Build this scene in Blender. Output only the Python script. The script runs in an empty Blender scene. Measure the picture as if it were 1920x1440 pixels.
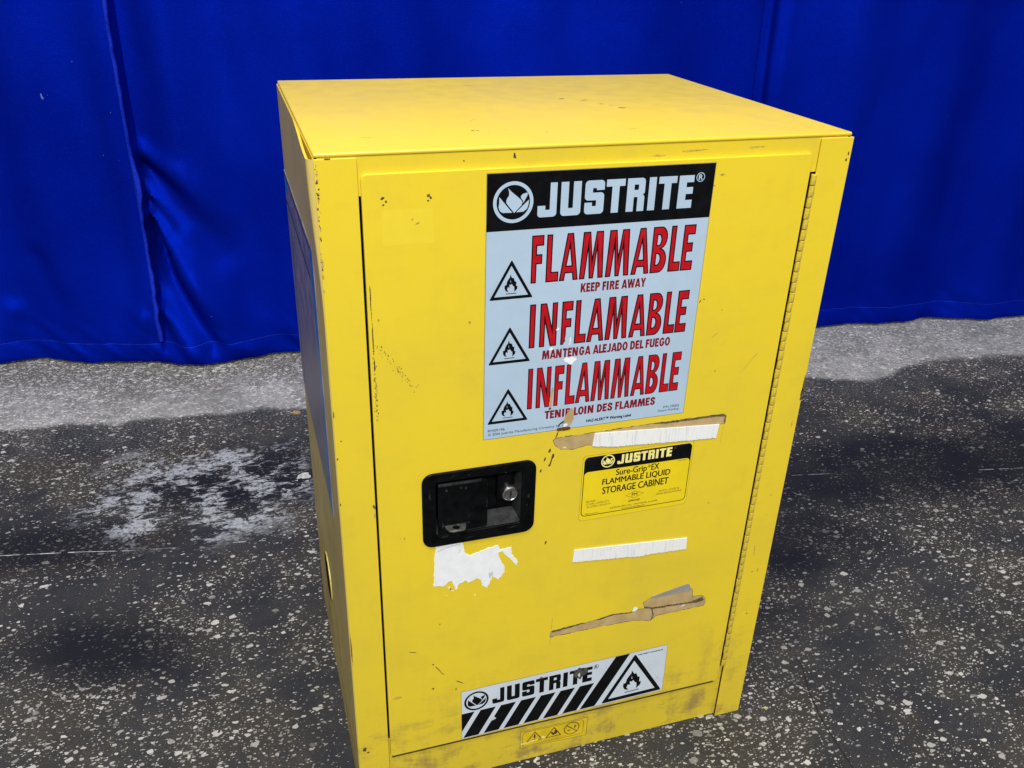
import bpy, bmesh, math, random
from mathutils import Matrix, Vector, noise as mnoise

random.seed(7)
S = bpy.context.scene
C = S.collection
MM = 0.001

# ------------------------------------------------------------------ camera
cam_d = bpy.data.cameras.new("camera")
cam_d.sensor_width = 36.0
cam_d.lens = 1631.07 / 1920 * 36.0
cam_d.clip_start = 0.02
cam_d.clip_end = 60
cam = bpy.data.objects.new("camera", cam_d)
C.objects.link(cam)
yaw, pitch, roll = 0.31843, -0.47507, 0.03011
fwd = Vector((math.sin(yaw) * math.cos(pitch), math.cos(yaw) * math.cos(pitch), math.sin(pitch)))
rgt = Vector((math.cos(yaw), -math.sin(yaw), 0))
upv = rgt.cross(fwd)
r2 = rgt * math.cos(roll) + upv * math.sin(roll)
u2 = -rgt * math.sin(roll) + upv * math.cos(roll)
m = Matrix((r2, u2, -fwd)).transposed().to_4x4()
m.translation = Vector((-0.07047, -0.82044, 1.07103))
cam.matrix_world = m
S.camera = cam

# ------------------------------------------------------------------ light
S.view_settings.view_transform = 'Standard'
S.view_settings.look = 'None'
S.view_settings.exposure = 0.0
S.view_settings.gamma = 1.0
S.view_settings.use_curve_mapping = False
W = bpy.data.worlds.new("World")
S.world = W
W.use_nodes = True
bg = W.node_tree.nodes["Background"]
bg.inputs[0].default_value = (0.90, 0.93, 1.0, 1)
bg.inputs[1].default_value = 0.225


def area(name, loc, target, sx, sy, power, col=(1, 0.97, 0.92)):
    d = bpy.data.lights.new(name, 'AREA')
    d.shape = 'RECTANGLE'
    d.size = sx
    d.size_y = sy
    d.energy = power
    d.color = col
    o = bpy.data.objects.new(name, d)
    C.objects.link(o)
    o.location = loc
    o.rotation_euler = (Vector(target) - Vector(loc)).to_track_quat('-Z', 'Y').to_euler()
    return o


area("ceiling_lamp", (-0.80, -4.9, 5.2), (0.3, 0.3, 0.4), 2.0, 0.8, 462)
area("ceiling_lamp", (-0.45, -1.35, 3.5), (0.3, 0.2, 0.3), 1.1, 0.35, 52)
area("ceiling_lamp", (0.2, 0.25, 3.4), (0.4, 0.55, 0.2), 1.6, 0.4, 31)


# ------------------------------------------------------------------ node helpers
def new_mat(name):
    mt = bpy.data.materials.new(name)
    mt.use_nodes = True
    nt = mt.node_tree
    b = nt.nodes["Principled BSDF"]
    return mt, nt, b


class NT:
    """small wrapper for building node trees"""

    def __init__(self, nt):
        self.nt = nt
        self.tc = nt.nodes.new("ShaderNodeTexCoord")

    def n(self, t, **kw):
        nd = self.nt.nodes.new(t)
        for k, v in kw.items():
            setattr(nd, k, v)
        return nd

    def put(self, sock, v):
        if isinstance(v, bpy.types.NodeSocket):
            self.nt.links.new(v, sock)
        else:
            sock.default_value = v

    def math(self, op, a, b=None, c=None, clamp=False):
        nd = self.n("ShaderNodeMath", operation=op, use_clamp=clamp)
        self.put(nd.inputs[0], a)
        if b is not None:
            self.put(nd.inputs[1], b)
        if c is not None:
            self.put(nd.inputs[2], c)
        return nd.outputs[0]

    def vmath(self, op, a, b=None):
        nd = self.n("ShaderNodeVectorMath", operation=op)
        self.put(nd.inputs[0], a)
        if b is not None:
            self.put(nd.inputs[1], b)
        return nd.outputs["Value"] if op in ('LENGTH', 'DOT_PRODUCT', 'DISTANCE') else nd.outputs[0]

    def mapping(self, loc=(0, 0, 0), rot=(0, 0, 0), sc=(1, 1, 1), vec=None):
        nd = self.n("ShaderNodeMapping")
        self.put(nd.inputs[0], vec if vec is not None else self.tc.outputs["Object"])
        nd.inputs[1].default_value = loc
        nd.inputs[2].default_value = rot
        nd.inputs[3].default_value = sc
        return nd.outputs[0]

    def noise(self, scale, detail=4, rough=0.55, vec=None, dist=0.0):
        nd = self.n("ShaderNodeTexNoise")
        self.put(nd.inputs["Vector"], vec if vec is not None else self.tc.outputs["Object"])
        nd.inputs["Scale"].default_value = scale
        nd.inputs["Detail"].default_value = detail
        nd.inputs["Roughness"].default_value = rough
        nd.inputs["Distortion"].default_value = dist
        return nd.outputs["Fac"]

    def ramp(self, v, a, b, o0=0.0, o1=1.0, smooth=True):
        nd = self.n("ShaderNodeMapRange")
        nd.interpolation_type = 'SMOOTHSTEP' if smooth else 'LINEAR'
        nd.clamp = True if hasattr(nd, "clamp") else None
        self.put(nd.inputs["Value"], v)
        self.put(nd.inputs["From Min"], a)
        self.put(nd.inputs["From Max"], b)
        self.put(nd.inputs["To Min"], o0)
        self.put(nd.inputs["To Max"], o1)
        return nd.outputs["Result"]

    def mix(self, f, a, b):
        nd = self.n("ShaderNodeMix", data_type='RGBA')
        self.put(nd.inputs[0], f)
        for s, v in ((nd.inputs[6], a), (nd.inputs[7], b)):
            if isinstance(v, tuple):
                s.default_value = (*v, 1) if len(v) == 3 else v
            else:
                self.nt.links.new(v, s)
        return nd.outputs[2]

    def sep(self, v=None):
        nd = self.n("ShaderNodeSeparateXYZ")
        self.put(nd.inputs[0], v if v is not None else self.tc.outputs["Object"])
        return nd.outputs

    def bump(self, h, strength, dist, b, normal=None):
        nd = self.n("ShaderNodeBump")
        nd.inputs["Strength"].default_value = strength
        nd.inputs["Distance"].default_value = dist
        self.put(nd.inputs["Height"], h)
        self.nt.links.new(nd.outputs[0], b.inputs["Normal"])


def lin(r, g, b):
    f = lambda c: (c / 255 / 12.92) if c / 255 < 0.04045 else ((c / 255 + 0.055) / 1.055) ** 2.4
    return (f(r), f(g), f(b))


def plain(name, col, rough=0.5, metal=0.0, var=0.12, scale=60, spec=0.5, bump=0.0):
    """plain surface with a little procedural unevenness"""
    mt, nt, b = new_mat(name)
    N = NT(nt)
    f = N.noise(scale, 5, 0.6)
    dk = tuple(c * (1 - var) for c in col)
    lt = tuple(min(1, c * (1 + var)) for c in col)
    nt.links.new(N.mix(N.ramp(f, 0.3, 0.7), dk, lt), b.inputs["Base Color"])
    nt.links.new(N.ramp(f, 0.25, 0.75, max(0.02, rough - 0.07), rough + 0.07), b.inputs["Roughness"])
    b.inputs["Metallic"].default_value = metal
    b.inputs["Specular IOR Level"].default_value = spec
    if bump:
        N.bump(f, bump, 0.0006, b)
    return mt


# ------------------------------------------------------------------ materials
def yellow_paint(name, grime=1.0, base=(0.78, 0.592, 0.028), low=0.22, rough=0.38):
    mt, nt, b = new_mat(name)
    N = NT(nt)
    o = N.sep()
    z = o[2]
    big = N.noise(3.2, 5, 0.6, N.mapping(loc=(3.1, 1.7, 0.4)))
    streak = N.noise(14, 6, 0.65, N.mapping(sc=(2.6, 2.6, 0.55)))
    smear = N.noise(17, 7, 0.72, N.mapping(rot=(0, 0.5, 0), sc=(0.8, 0.8, 1.7)), 0.4)
    fine = N.noise(170, 4, 0.7)
    # worn lower part of the cabinet
    lowm = N.ramp(N.math('ADD', z, N.math('MULTIPLY', N.math('SUBTRACT', big, 0.5), 0.22)), 0.0, low, 1.0, 0.0)
    cloud = N.ramp(N.math('ADD', N.math('MULTIPLY', smear, 0.6), N.math('MULTIPLY', streak, 0.4)), 0.47, 0.64)
    g = N.math('MULTIPLY', cloud, N.math('ADD', N.math('MULTIPLY', lowm, 0.78), 0.08 * grime), clamp=True)
    g2 = N.math('MULTIPLY', N.ramp(big, 0.42, 0.7), 0.11 * grime)
    g = N.math('ADD', g, g2, clamp=True)
    g = N.math('ADD', g, N.math('MULTIPLY', lowm, 0.10), clamp=True)
    col = N.mix(N.ramp(big, 0.3, 0.75), base, (base[0] * 0.93, base[1] * 0.95, base[2] * 1.3))
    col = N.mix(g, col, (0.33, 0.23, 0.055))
    # small specks and scuffs
    v = N.n("ShaderNodeTexVoronoi", feature='F1')
    N.put(v.inputs["Vector"], N.mapping(sc=(1, 1, 0.7)))
    v.inputs["Scale"].default_value = 52
    v.inputs["Randomness"].default_value = 1.0
    rc = N.n("ShaderNodeSeparateColor")
    nt.links.new(v.outputs["Color"], rc.inputs[0])
    sp = N.math('LESS_THAN', N.math('ADD', v.outputs["Distance"], N.math('MULTIPLY', fine, 0.16)), N.math('MULTIPLY', rc.outputs[0], 0.17))
    sp = N.math('MULTIPLY', sp, N.math('GREATER_THAN', rc.outputs[1], N.ramp(lowm, 0, 1, 0.90, 0.72)))
    col = N.mix(N.math('MULTIPLY', sp, 0.6), col, (0.16, 0.105, 0.025))
    dots = N.ramp(fine, 0.66, 0.74)
    col = N.mix(N.math('MULTIPLY', dots, N.math('MULTIPLY', cloud, N.math('ADD', lowm, 0.2))), col, (0.13, 0.09, 0.03))
    nt.links.new(col, b.inputs["Base Color"])
    nt.links.new(N.math('ADD', N.math('MULTIPLY', g, 0.3), N.ramp(streak, 0.3, 0.7, rough - 0.05, rough + 0.07)), b.inputs["Roughness"])
    b.inputs["Specular IOR Level"].default_value = 0.45
    h = N.math('ADD', N.math('MULTIPLY', N.noise(420, 2, 0.5), 0.25), N.math('MULTIPLY', N.noise(7, 2, 0.5), 1.6))
    N.bump(h, 0.16, 0.0012, b)
    return mt


M = {}
M['yellow'] = yellow_paint("yellow_enamel", 1.0)
M['lid'] = yellow_paint("yellow_enamel_top", 0.7, base=(0.73, 0.535, 0.035), low=0.01, rough=0.36)
M['rail'] = yellow_paint("yellow_enamel_dirty", 1.5, base=(0.74, 0.565, 0.026), low=0.22, rough=0.46)
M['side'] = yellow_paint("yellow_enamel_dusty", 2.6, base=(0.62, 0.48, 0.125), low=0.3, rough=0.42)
M['black_gap'] = plain("dark_interior", (0.012, 0.011, 0.010), 0.8)  # near-black colour stands in for the unlit interior and gaps
M['ghost'] = plain("paint_patch_under_old_sticker", (0.785, 0.61, 0.035), 0.40, scale=40, var=0.015)
M['chip'] = plain("chipped_paint", (0.085, 0.055, 0.02), 0.7, var=0.5, scale=400)
M['scuff'] = plain("faint_scuff", (0.50, 0.37, 0.055), 0.6, var=0.35, scale=220)
M['black'] = plain("black_enamel", (0.003, 0.0034, 0.004), 0.33, var=0.4, scale=90, spec=0.10)
M['black_worn_lit'] = plain("worn_lit_black_enamel", (0.020, 0.021, 0.023), 0.5, var=0.5, scale=120, spec=0.2)  # for wear marks, and for light painted on the latch pocket slopes
M['chrome'] = plain("lock_metal", (0.56, 0.56, 0.55), 0.28, metal=1.0, var=0.2, scale=300)
M['steel'] = plain("grey_steel", (0.16, 0.16, 0.16), 0.42, metal=0.7, var=0.3, scale=250)
M['keyhole'] = plain("keyhole_dark", (0.01, 0.01, 0.01), 0.6)
M['l_white'] = plain("sticker_grey_white", lin(170, 193, 214), 0.36, var=0.04, scale=18, spec=0.25)
M['l_white2'] = plain("sticker_white", lin(199, 210, 223), 0.36, var=0.05, scale=30, spec=0.25)
M['l_black'] = plain("sticker_black", (0.004, 0.0045, 0.0055), 0.36, var=0.3, scale=60, spec=0.13)
M['l_red'] = plain("sticker_red", (0.44, 0.007, 0.014), 0.4, var=0.14, scale=60, spec=0.2)
M['l_maroon'] = plain("sticker_maroon", (0.20, 0.008, 0.018), 0.4, var=0.2, scale=90, spec=0.2)
M['l_yellow'] = plain("sticker_yellow", (0.80, 0.62, 0.012), 0.36, var=0.03, scale=40)
M['l_cream'] = plain("sticker_pale_yellow", (0.86, 0.78, 0.28), 0.36, var=0.04, scale=40)
M['l_faded'] = plain("faded_yellow_sticker", (0.68, 0.50, 0.012), 0.4, var=0.10, scale=60)
M['l_brown'] = plain("sticker_dark_brown", (0.10, 0.045, 0.02), 0.5, var=0.2, scale=60)
M['l_edge'] = plain("sticker_edge", (0.20, 0.16, 0.06), 0.5, var=0.2, scale=60)
M['paper'] = plain("torn_white_paper", (0.80, 0.83, 0.86), 0.65, var=0.05, scale=70)
M['paper_shade'] = plain("smudged_paper", (0.55, 0.58, 0.62), 0.7, var=0.1, scale=200)
M['tan'] = plain("tan_adhesive", (0.47, 0.34, 0.16), 0.55, var=0.14, scale=50)
M['tan_dark'] = plain("dirty_adhesive_edge", (0.10, 0.075, 0.035), 0.75, var=0.5, scale=260)
M['foil'] = plain("grey_backing", (0.42, 0.42, 0.40), 0.4, var=0.12, scale=60)
M['rust'] = plain("dark_rust_drip", (0.11, 0.045, 0.012), 0.6, var=0.4, scale=300)
M['blue_tape'] = plain("blue_border", (0.02, 0.20, 0.55), 0.36, var=0.2, scale=60)
M['placard'] = plain("grey_violet_placard", (0.20, 0.185, 0.235), 0.42, var=0.25, scale=25)
M['placard_line'] = plain("dark_placard_line", (0.035, 0.035, 0.045), 0.4, var=0.3, scale=60)
M['vent'] = plain("dark_vent_mesh", (0.008, 0.009, 0.008), 0.8, var=0.4, scale=300, spec=0.1)
M['zinc'] = plain("zinc_ring", (0.55, 0.46, 0.12), 0.4, metal=0.0, var=0.2, scale=100)


def tape_material():
    mt, nt, b = new_mat("ribbed_white_tape")
    N = NT(nt)
    o = N.sep()
    w = N.math('SINE', N.math('MULTIPLY', N.math('ADD', o[0], N.math('MULTIPLY', N.noise(60, 2), 0.004)), 2200))
    f = N.noise(40, 5, 0.7, N.mapping(sc=(6, 1, 0.4)))
    g = N.noise(30, 4, 0.6)
    c = N.mix(N.ramp(f, 0.50, 0.66), (0.80, 0.82, 0.82), (0.62, 0.665, 0.71))
    c = N.mix(N.math('MULTIPLY', N.ramp(g, 0.5, 0.7), 0.45), c, (0.86, 0.80, 0.62))
    nt.links.new(c, b.inputs["Base Color"])
    b.inputs["Roughness"].default_value = 0.7
    N.bump(N.math('ADD', w, N.math('MULTIPLY', f, 2.0)), 0.12, 0.0005, b)
    return mt


M['tape'] = tape_material()
M['door_shade'] = plain("painted_door_shade", (0.055, 0.042, 0.015), 0.8, var=0.5, scale=200)  # dark colour painting the shade line under the door


def curtain_material():
    mt, nt, b = new_mat("royal_blue_satin_cloth")
    N = NT(nt)
    a = N.noise(2.2, 4, 0.55)
    f = N.noise(420, 3, 0.7)
    c = N.mix(N.ramp(a, 0.3, 0.7), (0.0003, 0.0070, 0.255), (0.0005, 0.0105, 0.335))
    c = N.mix(N.ramp(f, 0.50, 0.80, 0, 0.6), c, (0.004, 0.026, 0.47))
    # stray lint
    v = N.n("ShaderNodeTexVoronoi", feature='F1')
    N.put(v.inputs["Vector"], N.mapping(sc=(1, 1, 0.8)))
    v.inputs["Scale"].default_value = 30
    rc = N.n("ShaderNodeSeparateColor")
    nt.links.new(v.outputs["Color"], rc.inputs[0])
    l = N.math('MULTIPLY', N.math('LESS_THAN', v.outputs["Distance"], 0.040), N.math('GREATER_THAN', rc.outputs[0], 0.86))
    c = N.mix(N.math('MULTIPLY', l, 0.40), c, (0.20, 0.24, 0.52))
    nt.links.new(c, b.inputs["Base Color"])
    b.inputs["Roughness"].default_value = 0.42
    b.inputs["Metallic"].default_value = 0.28
    b.inputs["Specular IOR Level"].default_value = 0.0
    b.inputs["Specular Tint"].default_value = (0.0, 0.03, 1, 1)
    N.bump(N.math('ADD', f, N.math('MULTIPLY', N.noise(28, 4, 0.6), 1.4)), 0.5, 0.0018, b)
    return mt


M['cloth'] = curtain_material()


def floor_material():
    mt, nt, b = new_mat("worn_terrazzo_concrete")
    N = NT(nt)
    P = N.tc.outputs["Object"]
    o = N.sep()
    x, y = o[0], o[1]
    big = N.noise(2.6, 5, 0.6)
    mid = N.noise(9, 6, 0.65)
    midb = N.noise(6.5, 5, 0.6, N.mapping(loc=(4.2, 9.1, 0)))
    fine = N.noise(190, 5, 0.75)
    grit = N.noise(620, 3, 0.7)
    # edge of the dark worn coating, running beside the curtain
    edge = N.math('ADD', y, N.math('MULTIPLY', x, 0.108))
    edge = N.math('ADD', edge, N.math('MULTIPLY', N.math('SUBTRACT', N.noise(1.9, 3, 0.5, N.mapping(loc=(2.2, 0.3, 0))), 0.5), 0.30))
    bare = N.ramp(N.math('ADD', edge, N.math('MULTIPLY', N.math('SUBTRACT', mid, 0.5), 0.06)), 1.140, 1.170)
    near = N.ramp(N.math('ADD', edge, N.math('MULTIPLY', N.math('SUBTRACT', mid, 0.5), 0.30)), 0.95, 1.22)
    back = N.ramp(edge, 1.26, 1.46)

    # soft, uneven patches that darken the floor colour
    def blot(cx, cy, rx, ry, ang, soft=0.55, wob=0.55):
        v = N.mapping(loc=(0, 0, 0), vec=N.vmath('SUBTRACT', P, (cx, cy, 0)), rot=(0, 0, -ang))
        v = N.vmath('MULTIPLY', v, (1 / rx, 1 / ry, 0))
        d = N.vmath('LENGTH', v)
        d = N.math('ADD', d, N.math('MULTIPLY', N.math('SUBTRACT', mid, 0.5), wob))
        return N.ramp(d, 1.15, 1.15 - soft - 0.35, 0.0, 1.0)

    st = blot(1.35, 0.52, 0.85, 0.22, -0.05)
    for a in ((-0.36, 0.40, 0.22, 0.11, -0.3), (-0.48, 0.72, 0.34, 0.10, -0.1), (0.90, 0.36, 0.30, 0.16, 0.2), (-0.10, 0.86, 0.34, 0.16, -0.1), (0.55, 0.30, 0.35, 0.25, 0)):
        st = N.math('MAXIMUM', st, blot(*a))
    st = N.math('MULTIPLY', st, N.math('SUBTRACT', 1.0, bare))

    dark = N.mix(N.ramp(N.math('ADD', N.math('MULTIPLY', midb, 0.6), N.math('MULTIPLY', big, 0.4)), 0.42, 0.60), (0.034, 0.0365, 0.042), (0.064, 0.057, 0.047))
    dark = N.mix(N.ramp(fine, 0.35, 0.72), N.mix(0.5, dark, (0.018, 0.018, 0.02)), dark)
    dark = N.mix(N.math('MULTIPLY', N.ramp(grit, 0.52, 0.66), N.ramp(mid, 0.40, 0.62)), dark, (0.13, 0.12, 0.105))
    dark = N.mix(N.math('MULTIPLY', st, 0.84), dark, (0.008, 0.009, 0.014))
    pale = N.mix(N.ramp(N.math('ADD', N.math('MULTIPLY', N.noise(22, 7, 0.75), 0.6), N.math('MULTIPLY', midb, 0.4)), 0.42, 0.58), (0.13, 0.13, 0.125), (0.34, 0.34, 0.33))
    pale = N.mix(N.math('MULTIPLY', N.math('SUBTRACT', 1.0, back), 0.45), pale, (0.33, 0.33, 0.32))
    pale = N.mix(N.math('MULTIPLY', back, N.ramp(x, 1.2, 0.2)), pale, (0.135, 0.125, 0.115))
    pale = N.mix(N.math('MULTIPLY', back, N.ramp(x, 0.4, 1.4)), pale, (0.22, 0.225, 0.235))
    pale = N.mix(N.ramp(N.noise(90, 5, 0.7), 0.50, 0.66, 0, 0.55), pale, (0.085, 0.085, 0.085))
    pale = N.mix(N.ramp(N.noise(60, 4, 0.6, N.mapping(loc=(3, 7, 0))), 0.54, 0.62, 0, 0.5), pale, (0.52, 0.52, 0.51))
    base = N.mix(bare, dark, pale)
    base = N.mix(N.math('MULTIPLY', N.math('MULTIPLY', near, N.math('SUBTRACT', 1, bare)), N.ramp(fine, 0.45, 0.62)), base, (0.17, 0.17, 0.165))

    # stone chips: three sizes of angular flecks
    def chips(scale, stretch, ang, thr, ed, off, dis):
        w = N.n("ShaderNodeTexNoise")
        N.put(w.inputs["Vector"], P)
        w.inputs["Scale"].default_value = scale * 1.3
        w.inputs["Detail"].default_value = 2
        d = N.vmath('MULTIPLY', N.vmath('SUBTRACT', w.outputs["Color"], (0.5, 0.5, 0.5)), (dis, dis, 0))
        v = N.mapping(loc=off, rot=(0, 0, ang), sc=(1, stretch, 1), vec=N.vmath('ADD', P, d))
        c = N.n("ShaderNodeTexVoronoi", feature='F1', voronoi_dimensions='2D', distance='MINKOWSKI')
        c.inputs["Exponent"].default_value = 1.4
        nt.links.new(v, c.inputs["Vector"])
        c.inputs["Scale"].default_value = scale
        c.inputs["Randomness"].default_value = 0.95
        rc = N.n("ShaderNodeSeparateColor")
        nt.links.new(c.outputs["Color"], rc.inputs[0])
        sel = N.math('GREATER_THAN', rc.outputs[0], thr)
        rad = N.math('MULTIPLY_ADD', N.math('MULTIPLY', rc.outputs[1], rc.outputs[1]), 0.26, ed)
        rad = N.math('ADD', rad, N.math('MULTIPLY', N.math('SUBTRACT', N.noise(scale * 5, 2, 0.6), 0.5), 0.22))
        m_ = N.math('MULTIPLY', sel, N.ramp(N.math('SUBTRACT', rad, c.outputs["Distance"]), 0.0, 0.05))
        return m_, rc.outputs[2]

    dens = N.math('ADD', N.math('MULTIPLY', big, 0.5), N.math('MULTIPLY', midb, 0.5))
    cov = N.ramp(dens, 0.40, 0.58, 0.11, -0.13)
    cov = N.math('SUBTRACT', cov, N.math('ADD', N.math('MULTIPLY', near, 0.03), N.math('MULTIPLY', bare, 0.10)))
    cov = N.math('ADD', cov, N.ramp(edge, 0.25, 0.75, 0.0, 0.035))
    cov = N.math('SUBTRACT', cov, N.math('MULTIPLY', back, 0.05))

    def T(v):
        return N.math('ADD', cov, v)
    layers = [chips(46, 1.35, 0.4, T(0.84), 0.13, (0, 0, 0), 0.012),
              chips(64, 1.9, -0.5, T(0.82), 0.12, (7.7, 3.1, 0), 0.009),
              chips(88, 1.5, 0.9, T(0.80), 0.13, (3.3, 8.2, 0), 0.007),
              chips(112, 2.3, -0.25, T(0.82), 0.13, (13.3, 1.2, 0), 0.005),
              chips(200, 1.5, 0.2, T(0.86), 0.15, (5.5, 6.1, 0), 0.003)]
    keep = N.math('SUBTRACT', 1.0, N.math('MULTIPLY', st, 0.80))
    keep = N.math('MULTIPLY', keep, N.ramp(N.noise(5, 4, 0.6, N.mapping(loc=(8.8, 2, 0))), 0.32, 0.55, 0.55, 1.0))
    col = base
    for mk, tone in layers:
        cc = N.mix(N.math('POWER', tone, 0.8), (0.14, 0.135, 0.127), (0.56, 0.545, 0.505))
        cc = N.mix(N.ramp(fine, 0.62, 0.78, 0, 0.55), cc, (0.16, 0.15, 0.14))
        cc = N.mix(N.math('MULTIPLY', bare, 0.55), cc, (0.78, 0.77, 0.74))
        col = N.mix(N.math('MULTIPLY', mk, keep), col, cc)

    # scraped whitish paint residue left of the cabinet
    pv = N.mapping(rot=(0, 0, 0.35), sc=(0.8, 1.7, 1))
    scrape = N.math('ADD', N.math('MULTIPLY', N.noise(46, 9, 0.78, pv, 0.9), 0.60), N.math('MULTIPLY', N.noise(11, 4, 0.55, N.mapping(loc=(1.3, 5, 0))), 0.40))
    reg = blot(-0.21, 0.85, 0.30, 0.25, -0.2, soft=0.5, wob=0.8)
    wm = N.math('MULTIPLY', N.math('MULTIPLY', N.ramp(scrape, 0.503, 0.540), N.ramp(N.noise(120, 4, 0.7), 0.34, 0.56, 0.25, 1.0)), N.ramp(reg, 0.12, 0.75))
    wm = N.math('MAXIMUM', wm, N.math('MULTIPLY', N.ramp(scrape, 0.53, 0.60), blot(0.02, 0.98, 0.22, 0.05, 0.3)))
    wm = N.math('MAXIMUM', wm, N.math('MULTIPLY', N.ramp(scrape, 0.56, 0.63), blot(1.10, 0.80, 0.22, 0.05, 0.1)))
    wm = N.math('MAXIMUM', wm, N.math('MULTIPLY', N.ramp(scrape, 0.57, 0.66), blot(1.55, 1.00, 0.5, 0.07, -0.1)))
    col = N.mix(N.math('MULTIPLY', wm, 0.88), col, (0.43, 0.45, 0.48))
    nt.links.new(col, b.inputs["Base Color"])
    nt.links.new(N.math('ADD', N.ramp(mid, 0.3, 0.7, 0.60, 0.78), N.math('MULTIPLY', bare, 0.2)), b.inputs["Roughness"])
    b.inputs["Specular IOR Level"].default_value = 0.14
    N.bump(N.math('ADD', N.math('MULTIPLY', fine, 0.5), N.math('MULTIPLY', grit, 0.4)), 0.45, 0.0012, b)
    return mt


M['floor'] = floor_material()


# ------------------------------------------------------------------ mesh helpers
class MB:
    """collects faces with materials and links them as ONE mesh object"""

    def __init__(self):
        self.v, self.f, self.m, self.mats = [], [], [], []

    def add(self, verts, faces, mat):
        if mat not in self.mats:
            self.mats.append(mat)
        i = self.mats.index(mat)
        b = len(self.v)
        self.v += [tuple(p) for p in verts]
        for f in faces:
            self.f.append([b + k for k in f])
            self.m.append(i)

    def box(self, x0, x1, y0, y1, z0, z1, mat, bev=0.0, seg=2):
        bm = bmesh.new()
        bmesh.ops.create_cube(bm, size=1)
        bmesh.ops.transform(bm, matrix=Matrix.Translation(((x0 + x1) / 2, (y0 + y1) / 2, (z0 + z1) / 2)) @ Matrix.Diagonal((x1 - x0, y1 - y0, z1 - z0, 1)), verts=bm.verts)
        if bev:
            bmesh.ops.bevel(bm, geom=list(bm.edges), offset=bev, segments=seg, profile=0.5, affect='EDGES')
        bm.verts.index_update()
        self.add([v.co for v in bm.verts], [[v.index for v in f.verts] for f in bm.faces], mat)
        bm.free()

    def build(self, name, parent=None, smooth=False, origin=(0, 0, 0)):
        o0 = Vector(origin)
        me = bpy.data.meshes.new(name)
        me.from_pydata([tuple(Vector(p) - o0) for p in self.v], [], self.f)
        for k in self.mats:
            me.materials.append(M[k])
        me.polygons.foreach_set("material_index", self.m)
        if smooth:
            me.polygons.foreach_set("use_smooth", [True] * len(me.polygons))
            me.set_sharp_from_angle(angle=math.radians(40))
        me.update()
        ob = bpy.data.objects.new(name, me)
        C.objects.link(ob)
        ob.location = o0
        if parent is not None:
            ob.parent = parent
            ob.location = o0 - world_of(parent)
        return ob


WORLD = {}


def world_of(o):
    p = Vector(o.location)
    while o.parent is not None:
        o = o.parent
        p = p + Vector(o.location)
    return p


def area2(p):
    return 0.5 * sum(p[i][0] * p[(i + 1) % len(p)][1] - p[(i + 1) % len(p)][0] * p[i][1] for i in range(len(p)))


def curve_mesh(cu):
    ob = bpy.data.objects.new("tmp", cu)
    C.objects.link(ob)
    me = bpy.data.meshes.new_from_object(ob)
    vs = [tuple(v.co) for v in me.vertices]
    fs = [list(p.vertices) for p in me.polygons]
    bpy.data.objects.remove(ob)
    bpy.data.meshes.remove(me)
    return vs, fs


def fill2d(polys, offset=0.0, depth=0.0, bevel=0.0):
    """fill outlines (mm); the first ring of each list is solid, the others are holes"""
    cu = bpy.data.curves.new("tmp", 'CURVE')
    cu.dimensions = '2D'
    cu.fill_mode = 'BOTH' if (depth or bevel) else 'FRONT'
    for ring in polys:
        for k, p in enumerate(ring):
            p = list(p)
            if (area2(p) > 0) != (k == 0):
                p.reverse()
            sp = cu.splines.new('POLY')
            sp.points.add(len(p) - 1)
            for q, c in zip(sp.points, p):
                q.co = (c[0], c[1], 0, 1)
            sp.use_cyclic_u = True
    cu.offset = offset - bevel
    cu.extrude = max(0, depth / 2 - bevel)
    cu.bevel_depth = bevel
    cu.bevel_resolution = 2
    r = curve_mesh(cu)
    bpy.data.curves.remove(cu)
    return r


def rounded(pts):
    """polygon from (x, y) or (x, y, radius) corners"""
    out = []
    n = len(pts)
    for i, p in enumerate(pts):
        if len(p) == 2 or p[2] <= 0:
            out.append((p[0], p[1]))
            continue
        a = Vector(pts[i - 1][:2])
        c = Vector(pts[(i + 1) % n][:2])
        b = Vector(p[:2])
        r = p[2]
        d1, d2 = (a - b).normalized(), (c - b).normalized()
        ang = d1.angle(d2)
        t = r / math.tan(ang / 2)
        p1, p2 = b + d1 * t, b + d2 * t
        ctr = b + (d1 + d2).normalized() * (r / math.sin(ang / 2))
        a1 = math.atan2(p1.y - ctr.y, p1.x - ctr.x)
        a2 = math.atan2(p2.y - ctr.y, p2.x - ctr.x)
        da = (a2 - a1 + math.pi) % (2 * math.pi) - math.pi
        for k in range(7):
            t_ = a1 + da * k / 6
            out.append((ctr.x + r * math.cos(t_), ctr.y + r * math.sin(t_)))
    return out


def rrect(x0, y0, x1, y1, r):
    return rounded([(x0, y0, r), (x1, y0, r), (x1, y1, r), (x0, y1, r)])


def circle(cx, cy, r, n=40, ry=None):
    ry = ry or r
    return [(cx + r * math.cos(2 * math.pi * k / n), cy + ry * math.sin(2 * math.pi * k / n)) for k in range(n)]


def jag(poly, amp=0.5, step=2.0, seed=1):
    """tear the edge of an outline a little"""
    rn = random.Random(seed)
    out = []
    n = len(poly)
    for i in range(n):
        a, b = Vector(poly[i]), Vector(poly[(i + 1) % n])
        L = (b - a).length
        k = max(1, int(L / step))
        nrm = Vector((-(b - a).y, (b - a).x)).normalized() if L > 0 else Vector((0, 0))
        for j in range(k):
            q = a.lerp(b, j / k) + (nrm * rn.uniform(-amp, amp) if j else Vector((0, 0)))
            out.append((q.x, q.y))
    return out


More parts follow.
